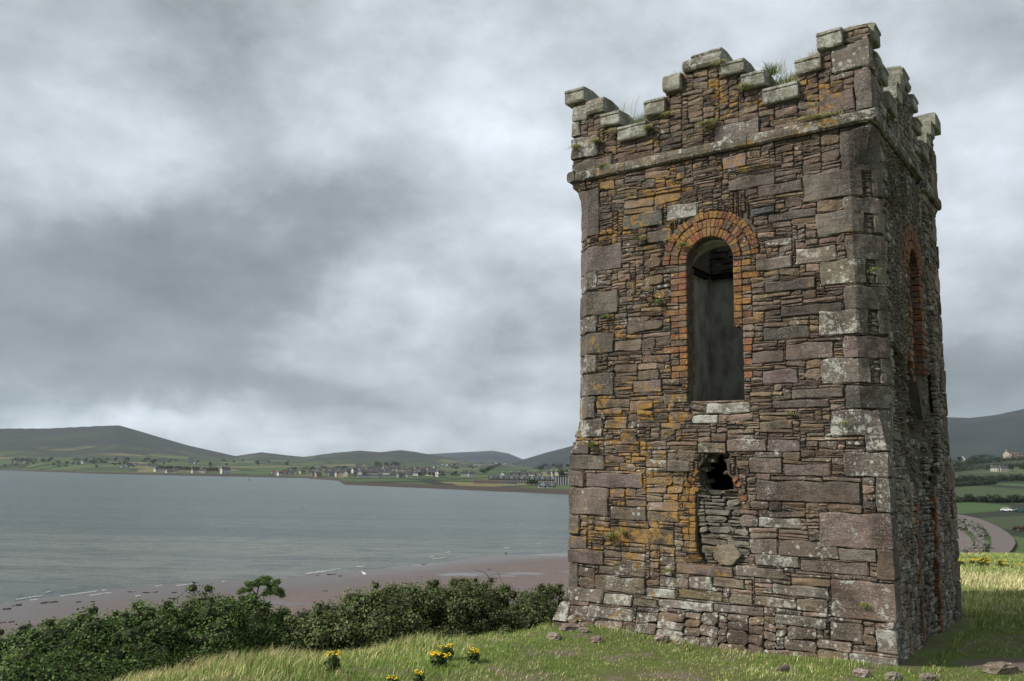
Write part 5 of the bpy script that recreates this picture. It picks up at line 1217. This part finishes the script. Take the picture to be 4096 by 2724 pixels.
# ------------------------------------------------------------------ cows (dark red), grazing
M_cow = plain('cow_hide', (.022, .012, .010), (.045, .024, .020), 3)
def cow(px, py, label, rot):
    x, y = flat_at(px, py, 2.0); me = bpy.data.meshes.new('cow'); pts = [(0, 0, 1.05), (.45, 0, 1.08), (.85, 0, 1.10), (1.15, 0, 1.0), (1.40, 0, .72), (1.55, 0, .42), (1.66, 0, .22), (-.45, 0, 1.06), (-.75, 0, 1.12), (-.86, 0, .85), (-.88, 0, .5)]
    ed = [(0, 1), (1, 2), (2, 3), (3, 4), (4, 5), (5, 6), (0, 7), (7, 8), (8, 9), (9, 10)]; rad = [.38, .38, .33, .22, .17, .16, .09, .37, .26, .04, .035]
    for sy in (-1, 1):
        n = len(pts); pts += [(.78, .17*sy, .72), (.76, .19*sy, .40), (.80, .19*sy, .04)]; ed += [(2, n), (n, n+1), (n+1, n+2)]; rad += [.14, .08, .06]
        n = len(pts); pts += [(-.62, .18*sy, .78), (-.78, .2*sy, .48), (-.70, .2*sy, .04)]; ed += [(8, n), (n, n+1), (n+1, n+2)]; rad += [.18, .085, .06]
        n = len(pts); pts += [(1.44, .17*sy, .60)]; ed += [(4, n)]; rad += [.05]
    me.from_pydata(pts, ed, []); o = bpy.data.objects.new('cow', me); COL.objects.link(o); me.materials.append(M_cow)
    md = o.modifiers.new('skin', 'SKIN'); sv = me.skin_vertices[0].data
    for i, r_ in enumerate(rad): sv[i].radius = (r_, r_)
    sv[0].use_root = True; sb = o.modifiers.new('sub', 'SUBSURF'); sb.levels = 1; sb.render_levels = 2
    a_ = math.degrees(math.atan2(x, y)); o.location = (x, y, lz(a_, math.hypot(x, y))); o.rotation_euler = (0, 0, rot); tag(o, label, 'cow', 'cows grazing by the track')
cow(*z4(705, 1146), 'dark red cow grazing on the flat grass right of the track', 1.9)
cow(*z4(757, 1140), 'dark red cow half out of the picture at the right edge', .9)

# ------------------------------------------------------------------ parked cars
M_glass = plain('car_glass', (.02, .025, .03), (.03, .035, .04), 5, rough=.1, spec=.8); M_tyre = plain('tyre', (.012, .012, .012), (.02, .02, .02), 5)
def car(px, py, label, col, rot):
    m, t, b = material('car_paint'); b.inputs['Base Color'].default_value = (*col, 1); b.inputs['Roughness'].default_value = .3; b.inputs['Specular IOR Level'].default_value = .6
    x, y, z, D = land_at(px, py); root = empty('parked_car', (x, y, z), label, 'car'); mb = MB()
    pr = [(-2.1, .35), (-2.15, .75), (-1.9, .95), (-1.5, 1.0), (-1.0, 1.42), (.5, 1.45), (1.1, 1.0), (1.9, .88), (2.12, .7), (2.1, .35)]; n = len(pr); vs = []
    for yy, k in ((-.85, 1), (-.75, 1), (.75, 1), (.85, 1)):
        for (a, c_) in pr: vs.append((a, yy*(.86 if c_ > 1.2 else 1), c_))
    fs = [tuple(range(n)), tuple(3*n+i for i in range(n-1, -1, -1))]
    for r_ in range(3):
        for i in range(n): fs.append((r_*n+i, (r_+1)*n+i, (r_+1)*n+(i+1) % n, r_*n+(i+1) % n))
    mb.add(vs, fs); mb.build('body', m, root)
    mb = MB()
    for sy in (-1, 1):
        mb.add([(-1.32, .845*sy, 1.02), (.98, .845*sy, 1.02), (.42, .76*sy, 1.38), (-.93, .76*sy, 1.38)], [(0, 1, 2, 3)])
    mb.add([(1.12, -.7, 1.01), (1.12, .7, 1.01), (.56, .62, 1.42), (.56, -.62, 1.42)], [(0, 1, 2, 3)]); mb.build('window', M_glass, root)
    for sx_ in (-1.3, 1.3):
        for sy in (-.8, .8):
            mb = MB(); mb.tube([(sx_, sy-.1, .32), (sx_, sy+.1, .32)], [.32, .32], 14); mb.build('wheel', M_tyre, root)
    root.rotation_euler = (0, 0, rot)
car(*z4(600, 955), 'silver car parked behind the low grass bank', (.55, .58, .60), -.9)
car(*z4(725, 962), 'dark green car parked at the right edge beyond the track', (.03, .09, .08), -.3)

# ------------------------------------------------------------------ far hedges, trees and the town
DKG = [(.018, .030, .012), (.026, .040, .016), (.032, .048, .020)]
def hedge(pts, base_off, h, wdt, n, leaf, label, seed):
    P3 = [land_at(*z4(*p)) for p in pts]; cen = []; rad = []; r = random.Random(seed)
    for i in range(len(P3)-1):
        a, b_ = P3[i], P3[i+1]; L = math.hypot(a[0]-b_[0], a[1]-b_[1]); m_ = max(2, int(L/(h*.45)))
        for j in range(m_):
            q = (j+r.random())/m_; hh = h*r.uniform(.55, 1.1); cen.append((a[0]+(b_[0]-a[0])*q, a[1]+(b_[1]-a[1])*q+r.uniform(-1, 1)*wdt*.3, a[2]+(b_[2]-a[2])*q+hh*.5)); rad.append((wdt*.5, wdt*.5, hh*.55))
    o3 = P3[0][:3]; cen = [(c[0]-o3[0], c[1]-o3[1], c[2]-o3[2]) for c in cen]
    V, F, T = cards(n, cen, np.array(rad), leaf, DKG, seed, .3, .4, 1.0); o = np_mesh('hedgerow', V, F, M_leaf, T, loc=o3); tag(o, label, 'hedge', 'hedgerows between the hillside fields'); return o
hedge([(-900, 900), (-300, 880), (90, 868), (180, 862)], 0, 3.0, 5, 3500, .9, 'low hedge running behind the tower below the green fields', 1)
hedge([(185, 862), (350, 866), (500, 868), (620, 868), (780, 872), (1100, 880)], 0, 3.4, 5, 6000, .8, 'lowest hedge of bushes above the parked cars', 2)
hedge([(-600, 740), (-200, 728), (80, 716), (250, 708), (400, 695), (500, 688)], 0, 3.6, 6, 6000, .9, 'hedge along the top of the lowest broad field', 3)
hedge([(100, 668), (300, 664), (550, 664), (780, 662), (1100, 655)], 0, 5.2, 7, 7000, 1.0, 'thick dark hedge with windswept trees across the middle fields', 4)
hedge([(-500, 600), (80, 574), (250, 556), (400, 552), (560, 540), (780, 522), (1100, 500)], 0, 6.0, 8, 6500, 1.3, 'dark hedge under the straw coloured field', 5)
hedge([(-400, 560), (60, 530), (200, 512), (330, 495), (480, 478), (780, 462), (1100, 440)], 0, 9, 12, 6500, 1.7, 'uppermost band of trees and hedge below the hillside houses', 6)
def far_tree_proto(seed, w_, h):
    r = random.Random(seed); root = empty('tree', (0, 0, 0)); mb = MB(); mb.tube([(0, 0, -1), (0, 0, h*.3), (h*.05, 0, h*.6)], [.35, .28, .15], 6); mb.build('trunk', M_bark, root)
    cen = []; rad = []
    for i in range(16): cen.append((r.uniform(-.5, .5)*w_+h*.05, r.uniform(-.4, .4)*w_, h*r.uniform(.35, .88))); rad.append(r.uniform(.14, .24)*w_)
    V, F, T = cards(650, cen, np.array(rad)[:, None], 1.1, DKG, seed); np_mesh('crown', V, F, M_leaf, T, parent=root); return root
tp_ = [far_tree_proto(80+i, w_, h) for i, (w_, h) in enumerate([(9, 9), (12, 9), (7, 10), (16, 11)])]; tused = [False]*4
def put_tree(px, py, label, group, k=None, s_=1.0):
    k = random.randrange(4) if k is None else k; x, y, z, D = land_at(px, py); o = tp_[k] if not tused[k] else copy_tree(tp_[k]); tused[k] = True
    o.location = (x, y, z); o.rotation_euler = (0, 0, random.uniform(0, 6)); o.scale = (s_,)*3; tag(o, label, 'tree', group)
def v4(x, y): return S2V(x/1.965, 1600+y/1.965)
def v5(x, y): return S2V(1100+x/1.965, 1700+y/1.965)
for i in range(16): put_tree(*v4(1250+i*30+random.uniform(-8, 8), 556+i*1.0), 'dark tree in the belt behind the white waterside houses', 'belt of trees on the far shore', s_=1.1)
for i in range(14): put_tree(*v4(random.uniform(0, 1250), random.uniform(478, 505)), 'dark tree among the shore fields under the long hill', 'scattered trees on the far shore', s_=1.1)
for i in range(46): put_tree(*v4(random.uniform(0, 2340), random.uniform(470, 512)+i*.3), 'dark tree in the long belt at the foot of the hills across the bay', 'long tree belt at the foot of the hills', s_=random.uniform(.6, 1.0))
for i in range(9): put_tree(*v4(random.uniform(0, 1700), random.uniform(505, 540)), 'dark tree beside the shore fields under the long hill', 'trees by the shore fields', s_=.7)
for (a, b_, lab, s_) in [(805, 340, 'broad dark tree on the rise left of the two leaning trees', 1.7), (876, 332, 'left of the two leaning trees above the town', 1.5), (935, 332, 'right and larger of the two leaning trees above the town', 1.8), (965, 325, 'tall thin tree at the right end of the leaning pair', 1.3)]: put_tree(*v5(a, b_), lab, 'trees on the skyline of the town', 1, s_)
for i in range(12): q = i/11; put_tree(*v5(1640+q*130+random.uniform(-8, 8), 388-q*72), 'dark tree in the slanting belt left of the bright green field', 'slanting belt of trees above the hotel', s_=.9)
for i in range(14): put_tree(*v5(random.uniform(2050, 2320), random.uniform(325, 365)), 'dark tree around the grey house below the hill', 'trees below the hill by the tower', s_=1.0)
for i in range(12): put_tree(*v5(random.uniform(20, 620), random.uniform(345, 362)), 'dark tree on the edge of the town behind the harbour houses', 'trees behind the harbour', s_=.8)
for i in range(10): put_tree(*v5(random.uniform(1050, 1560), random.uniform(392, 418)), 'low dark tree in the hedge above the shore field', 'hedge trees above the shore field', s_=.6)
for i in range(8): put_tree(*v5(random.uniform(1300, 1650), random.uniform(322, 352)), 'small dark tree in the fields behind the town', 'trees in the fields behind the town', s_=.7)
for i in range(3): put_tree(*v5(2000+i*22, 480+i), 'dark bush between the white boathouse and the hotel', 'bushes by the boathouse', s_=.55)
for i in range(7): put_tree(*z4([150, 270, 350, 300, 420, 640, 750][i], [492, 480, 462, 475, 452, 398, 392][i]), 'dark tree beside the hillside houses at the right', 'trees beside the hillside houses', s_=.9)

# houses
WALLS = {'white': (.72, .72, .69), 'cream': (.58, .53, .42), 'grey': (.30, .30, .29), 'pink': (.50, .36, .30), 'pale blue': (.42, .50, .55)}
ROOFS = {'slate': (.075, .08, .088), 'brown': (.12, .085, .07), 'red': (.26, .09, .06)}
def solid(name, col, r_=.85):
    m, t, b = material(name); n = t.noise(geo_pos(t), .8, 4, .6); t.put(b.inputs['Base Color'], t.mix(t.ramp(n, .3, .7), tuple(c*.62 for c in col), tuple(c*.82 for c in col))); b.inputs['Roughness'].default_value = r_; return m
MW = {k: solid('wall_'+k.replace(' ', '_'), v) for k, v in WALLS.items()}; MR = {k: solid('roof_'+k, v) for k, v in ROOFS.items()}; M_win = solid('window_dark', (.03, .035, .04), .3)
def house_proto(wl_, rf, L, Wd, H, win=True, chim=True):
    root = empty('house', (0, 0, 0)); mb = MB(); rh = Wd*.42
    mb.add([(-L/2, -Wd/2, -1.5), (L/2, -Wd/2, -1.5), (L/2, Wd/2, -1.5), (-L/2, Wd/2, -1.5), (-L/2, -Wd/2, H), (L/2, -Wd/2, H), (L/2, Wd/2, H), (-L/2, Wd/2, H), (-L/2, 0, H+rh), (L/2, 0, H+rh)],
           [(0, 1, 5, 4), (1, 2, 6, 9, 5), (2, 3, 7, 6), (3, 0, 4, 8, 7), (0, 3, 2, 1)]); mb.build('wall', MW[wl_], root)
    mb = MB(); o_ = .35
    for s_ in (-1, 1): mb.add([(-L/2-o_, s_*(Wd/2+o_), H-.25), (L/2+o_, s_*(Wd/2+o_), H-.25), (L/2+o_, 0, H+rh+.12), (-L/2-o_, 0, H+rh+.12), (-L/2-o_, s_*(Wd/2+o_), H-.05), (L/2+o_, s_*(Wd/2+o_), H-.05), (L/2+o_, 0, H+rh+.35), (-L/2-o_, 0, H+rh+.35)], [(0, 1, 2, 3), (4, 5, 6, 7), (0, 1, 5, 4), (1, 2, 6, 5), (3, 0, 4, 7)])
    rf_ = mb.build('roof', MR[rf], root)
    if chim: mb = MB(); mb.box(-L/2+.2, -L/2+1.2, -.5, .5, H+rh*.6, H+rh+1.3); mb.build('chimney', MW[wl_], rf_)
    if win:
        wn = None
        for zz_ in ([1.0, 3.7] if H > 4 else [1.0]):
            for i in range(3):
                for s_ in (-1, 1):
                    u = (-.32+.32*i)*L; 
                    if wn is None: mb = MB(); mb.box(-.55, .55, -.04, .04, 0, 1.3); wn = mb.build('window', M_win, root, origin=(0, 0, 0)); q = wn
                    else: q = wn.copy(); COL.objects.link(q); q.parent = root
                    q.location = (u, s_*(Wd/2+.02), zz_)
    return root
kinds = [('white', 'slate', 10, 7, 5.2), ('cream', 'slate', 12, 7, 5.4), ('grey', 'slate', 9, 7, 5.2), ('pink', 'brown', 10, 7, 5.0), ('pale blue', 'slate', 9, 6.5, 5.2), ('white', 'brown', 13, 7, 3.2), ('cream', 'red', 10, 7, 5.0), ('grey', 'brown', 14, 8, 5.6)]
hp = [None]*8
def put_house(px, py, kd, where, group, s_=1.0, rot=None, sink=0, label=None):
    x, y, z, D = land_at(px, py)
    if hp[kd] is None: o = hp[kd] = house_proto(*kinds[kd], win=True)
    else: o = copy_tree(hp[kd])
    a = math.atan2(x, y); o.location = (x, y, z-sink); s_ *= .88; o.scale = (s_,)*3; o.rotation_euler = (0, 0, -a+(random.choice((0, 0, .5, -.4, 1.4))+random.uniform(-.2, .2) if rot is None else rot))
    wl_, rf = kinds[kd][:2]; nm = {'slate': 'grey slate', 'brown': 'brown', 'red': 'red'}[rf]
    lab = label or '%s%s house with %s roof %s' % ('low ' if kd == 5 else '', wl_, nm, where); tag(o, lab, 'house', group+', '+wl_+' with '+rf+' roof'+(', low' if kd == 5 else ''))
used_px = []
def cluster(f, x0, x1, y0, y1, n, where, group, kk=None, s_=1.0, sep=9):
    for i in range(n):
        for tr_ in range(12):
            a, b_ = random.uniform(x0, x1), random.uniform(y0, y1)
            if all(abs(a-p)/sep+abs(b_-q)/3 > 1 for p, q in used_px): break
        used_px.append((a, b_)); put_house(*f(a, b_), random.choice(kk or [0, 0, 1, 2, 2, 4, 7, 3]), where, group, s_)
cluster(v5, 250, 520, 385, 408, 18, 'near the quay in the far town', 'houses near the quay'); cluster(v5, 250, 520, 362, 382, 12, 'behind the quay in the far town', 'houses behind the quay')
cluster(v5, 520, 900, 372, 404, 34, 'in the middle of the far town', 'houses in the middle of the town'); cluster(v5, 530, 900, 348, 370, 20, 'at the back of the far town', 'houses at the back of the town')
cluster(v5, 900, 1290, 338, 372, 34, 'on the slope right of the town middle', 'houses on the town slope', [1, 2, 2, 7, 0, 3], .9); cluster(v5, 950, 1160, 392, 414, 9, 'low by the shore field', 'houses by the shore field', [0, 5, 2], .8)
cluster(v5, 1270, 1440, 314, 326, 7, 'in the upper row behind the fields', 'upper row houses'); cluster(v5, 1490, 1640, 308, 322, 8, 'in the upper row left of the slanting tree belt', 'upper row middle houses', [0, 1, 2]); cluster(v5, 1660, 1960, 300, 318, 14, 'on the skyline left of the square church tower', 'skyline houses', [1, 3, 2, 0])
cluster(v5, 30, 230, 384, 400, 6, 'at the left end of the far town', 'houses at the left end of the town', [1, 0, 6]); cluster(v5, 1220, 1320, 400, 408, 3, 'alone above the shore field', 'houses above the shore field', [1, 0], 1.1); cluster(v5, 1480, 1560, 402, 410, 4, 'beside the end of the hotel', 'houses beside the hotel', [0, 4], .9)
cluster(v5, 2010, 2230, 316, 324, 6, 'right of the square church tower', 'houses right of the church', [1, 2]); put_house(*v5(2135, 369), 2, '', 'solitary', 1.2, 0, label='gable ended grey house among trees below the hill by the tower')
cluster(v4, 90, 520, 488, 500, 6, 'on the far left shore above the fields', 'houses on the left shore', [0, 3, 2]); cluster(v4, 600, 800, 495, 518, 8, 'in the hamlet on the left shore', 'hamlet houses', [1, 2, 0]); cluster(v4, 940, 1270, 512, 532, 8, 'in the trees of the left shore', 'houses in the left shore trees', [1, 2, 0], .9)
cluster(v4, 1210, 1390, 562, 574, 7, 'at the waterside before the tree belt', 'waterside houses', [0, 0, 5]); cluster(v4, 1430, 1720, 566, 576, 5, 'strung along the far waterside', 'waterside houses further on', [0, 5, 1]); cluster(v4, 2120, 2330, 570, 592, 9, 'left of the far town by the water', 'houses left of the town', [1, 0, 6, 2]); cluster(v4, 1480, 1580, 500, 504, 4, 'high on the slope of the long hill', 'houses on the hill slope', [0, 1], .8)
put_house(*v4(1770, 580), 0, '', 'solitary', 1.7, .3, label='large white gabled house standing by the water left of the town')
cluster(z4, 470, 560, 432, 437, 3, 'on the hillside at the right edge', 'hillside houses', [1, 2], .8, 30); put_house(*z4(600, 436), 6, '', 'solitary', 1.5, 1.4, label='red-gabled house on the hillside at the right edge'); cluster(z4, 640, 760, 432, 437, 4, 'right of the red-gabled house', 'hillside houses further right', [3, 7], .9, 25); cluster(z4, 165, 215, 482, 488, 2, 'on the hillside close to the tower edge', 'hillside houses by the tower', [0, 2], 1.1, 20)

# larger buildings, facing the bay
def big_building(name, f, xl, xr, yb, hpx, label, cat, wall, roof, depth=12, gables=0, win=(0, 0), roofh=.35, flat=False, cols=0):
    xm = (xl+xr)/2; x, y, z, D = land_at(*f(xm, yb)); k = 1.965; Wd = (xr-xl)/k/FPX*D*1.0; H = hpx/k/FPX*D; a = math.atan2(x, y); root = empty(name, (x, y, z), label, cat); root.rotation_euler = (0, 0, -a)
    mb = MB(); Hw = H if flat else H*(1-roofh); mb.box(-Wd/2, Wd/2, 0, depth, -3, Hw); mb.build('wall', MW[wall] if isinstance(wall, str) else wall, root)
    mb = MB()
    if flat: mb.box(-Wd/2-.3, Wd/2+.3, -.3, depth+.3, Hw+.02, Hw+.5)
    else:
        for s_, y0, y1 in ((1, -.5, depth/2), (-1, depth+.5, depth/2)): mb.add([(-Wd/2-.4, y0, Hw-.1), (Wd/2+.4, y0, Hw-.1), (Wd/2+.4, y1, H), (-Wd/2-.4, y1, H), (-Wd/2-.4, y0, Hw+.15), (Wd/2+.4, y0, Hw+.15), (Wd/2+.4, y1, H+.3), (-Wd/2-.4, y1, H+.3)], [(0, 1, 2, 3), (4, 5, 6, 7), (0, 1, 5, 4), (1, 2, 6, 5), (3, 0, 4, 7)])
        for s_ in (-1, 1): mb.add([(s_*Wd/2, 0, Hw), (s_*Wd/2, depth, Hw), (s_*Wd/2, depth/2, H)], [(0, 1, 2)])
    mb.build('roof', MR[roof] if isinstance(roof, str) else roof, root)
    for i in range(gables):
        u = -Wd/2+Wd*(i+.5)/gables; g = MB(); gw = Wd/gables*.28; g.add([(u-gw, -.6, Hw-.6), (u+gw, -.6, Hw-.6), (u+gw, -.6, Hw+H*.10), (u, -.6, H*1.06), (u-gw, -.6, Hw+H*.10), (u-gw, depth/2, Hw-.6), (u+gw, depth/2, Hw-.6), (u+gw, depth/2, Hw+H*.10), (u, depth/2, H*1.06), (u-gw, depth/2, Hw+H*.10)], [(0, 1, 2, 3, 4), (1, 6, 7, 2), (2, 7, 8, 3), (3, 8, 9, 4), (4, 9, 5, 0)]); g.build('gable', MW['pale blue'] if i % 2 == 0 else MW['grey'], root)
    wn = None
    for r_ in range(win[0]):
        for i in range(win[1]):
            if wn is None: mb = MB(); ww = Wd/win[1]*.26; hh = Hw/win[0]*.26; mb.box(-ww, ww, -.06, .02, -hh, hh); q = wn = mb.build('window', M_win if wall in ('white', 'cream', 'grey') else MW['white'], root, origin=(0, 0, 0))
            else: q = wn.copy(); COL.objects.link(q); q.parent = root
            q.location = (-Wd/2+Wd*(i+.5)/win[1], -.03, Hw*(r_+.5)/win[0])
    return root
M_brick = solid('dark_brick', (.13, .07, .06)); 
big_building('hotel', v5, 1680, 2200, 448, 46, 'long dark brick hotel with a row of small gables behind the shore field', 'hotel', M_brick, 'slate', 14, 13, (2, 26))
big_building('hotel_wing', v5, 1565, 1810, 462, 28, 'low brown waterside wing with arched pale windows left of the hotel front', 'building', 'pink', 'brown', 10, 0, (1, 12), .45)
big_building('conservatory', v5, 1820, 1905, 470, 34, 'white glazed pavilion with a pale roof in front of the hotel', 'building', 'white', 'slate', 8, 0, (1, 8), .4)
big_building('boathouse', v5, 2070, 2212, 494, 42, 'white boathouse with blue doors and grey roof by the water next to the tower', 'boathouse', 'white', 'slate', 8, 2, (1, 4), .5)
big_building('warehouse', v5, 645, 815, 414, 15, 'long low white shed on the quay of the far town', 'shed', 'white', 'slate', 15, 0, (0, 0), .2, True)
big_building('harbour_shed', v5, 818, 950, 412, 18, 'long grey-blue shed right of the white quay shed', 'shed', 'pale blue', 'slate', 15, 0, (1, 8), .2, True)
big_building('hospital', v5, 2215, 2334, 318, 30, 'wide cream building with rows of windows high on the right beside the tower', 'building', 'cream', 'slate', 14, 0, (2, 12), .3)
big_building('church', v5, 1992, 2008, 312, 46, 'slender square pale church tower on the skyline', 'church', 'cream', 'slate', 9, 0, (0, 0), .1, True)
rt = big_building('office_block', v5, 2205, 2345, 476, 66, 'grey glass block framed by tall white columns next to the tower', 'building', solid('blue_glass', (.09, .11, .13), .3), 'slate', 14, 0, (0, 0), .1, True)
x, y, z, D = land_at(*v5(2275, 476)); Wd = 140/1.965/FPX*D; H = 66/1.965/FPX*D; cl_ = None
for i in range(8):
    if cl_ is None: mb = MB(); mb.box(-.35, .35, -.7, -.02, -2, H*.98); q = cl_ = mb.build('column', MW['white'], rt, origin=(0, 0, 0))
    else: q = cl_.copy(); COL.objects.link(q); q.parent = rt
    q.location = (-Wd/2+.4+(Wd-.8)*i/7, 0, 0)
# channel buoy
x, y = flat_at(*S2V(994, 1921), 0); mb = MB(); mb.tube([(0, 0, -.4), (0, 0, .5), (0, 0, .9), (0, 0, 1.9), (0, 0, 2.4)], [.75, .75, .35, .2, .28], 10); o = mb.build('buoy', solid('buoy_red', (.28, .07, .05)), origin=(0, 0, 0)); o.location = (x, y, 0); tag(o, 'small red buoy floating off the left shore', 'buoy')
for i in range(4):
    if not tused[i]: put_tree(*v4(300+i*40, 500), 'dark tree among the shore fields under the long hill', 'scattered trees on the far shore', i)

# ------------------------------------------------------------------ sea air
hz = MB(); hz.box(-9700, 9700, -900, 10600, -12, 640); o = hz.build('haze', bpy.data.materials.new('haze')); m = o.data.materials[0]; m.use_nodes = True; m.node_tree.nodes.clear()
t = NT(m.node_tree); pv_ = t.new('ShaderNodeVolumePrincipled'); pv_.inputs['Color'].default_value = (.70, .84, 1.0, 1); pv_.inputs['Density'].default_value = 4.2e-5; pv_.inputs['Anisotropy'].default_value = .1
mo_ = t.new('ShaderNodeOutputMaterial'); t.l.new(pv_.outputs[0], mo_.inputs['Volume']); tag(o, kind='stuff', label='thin sea haze over the bay', cat='haze')
S.cycles.volume_step_rate = 5; S.cycles.volume_max_steps = 64
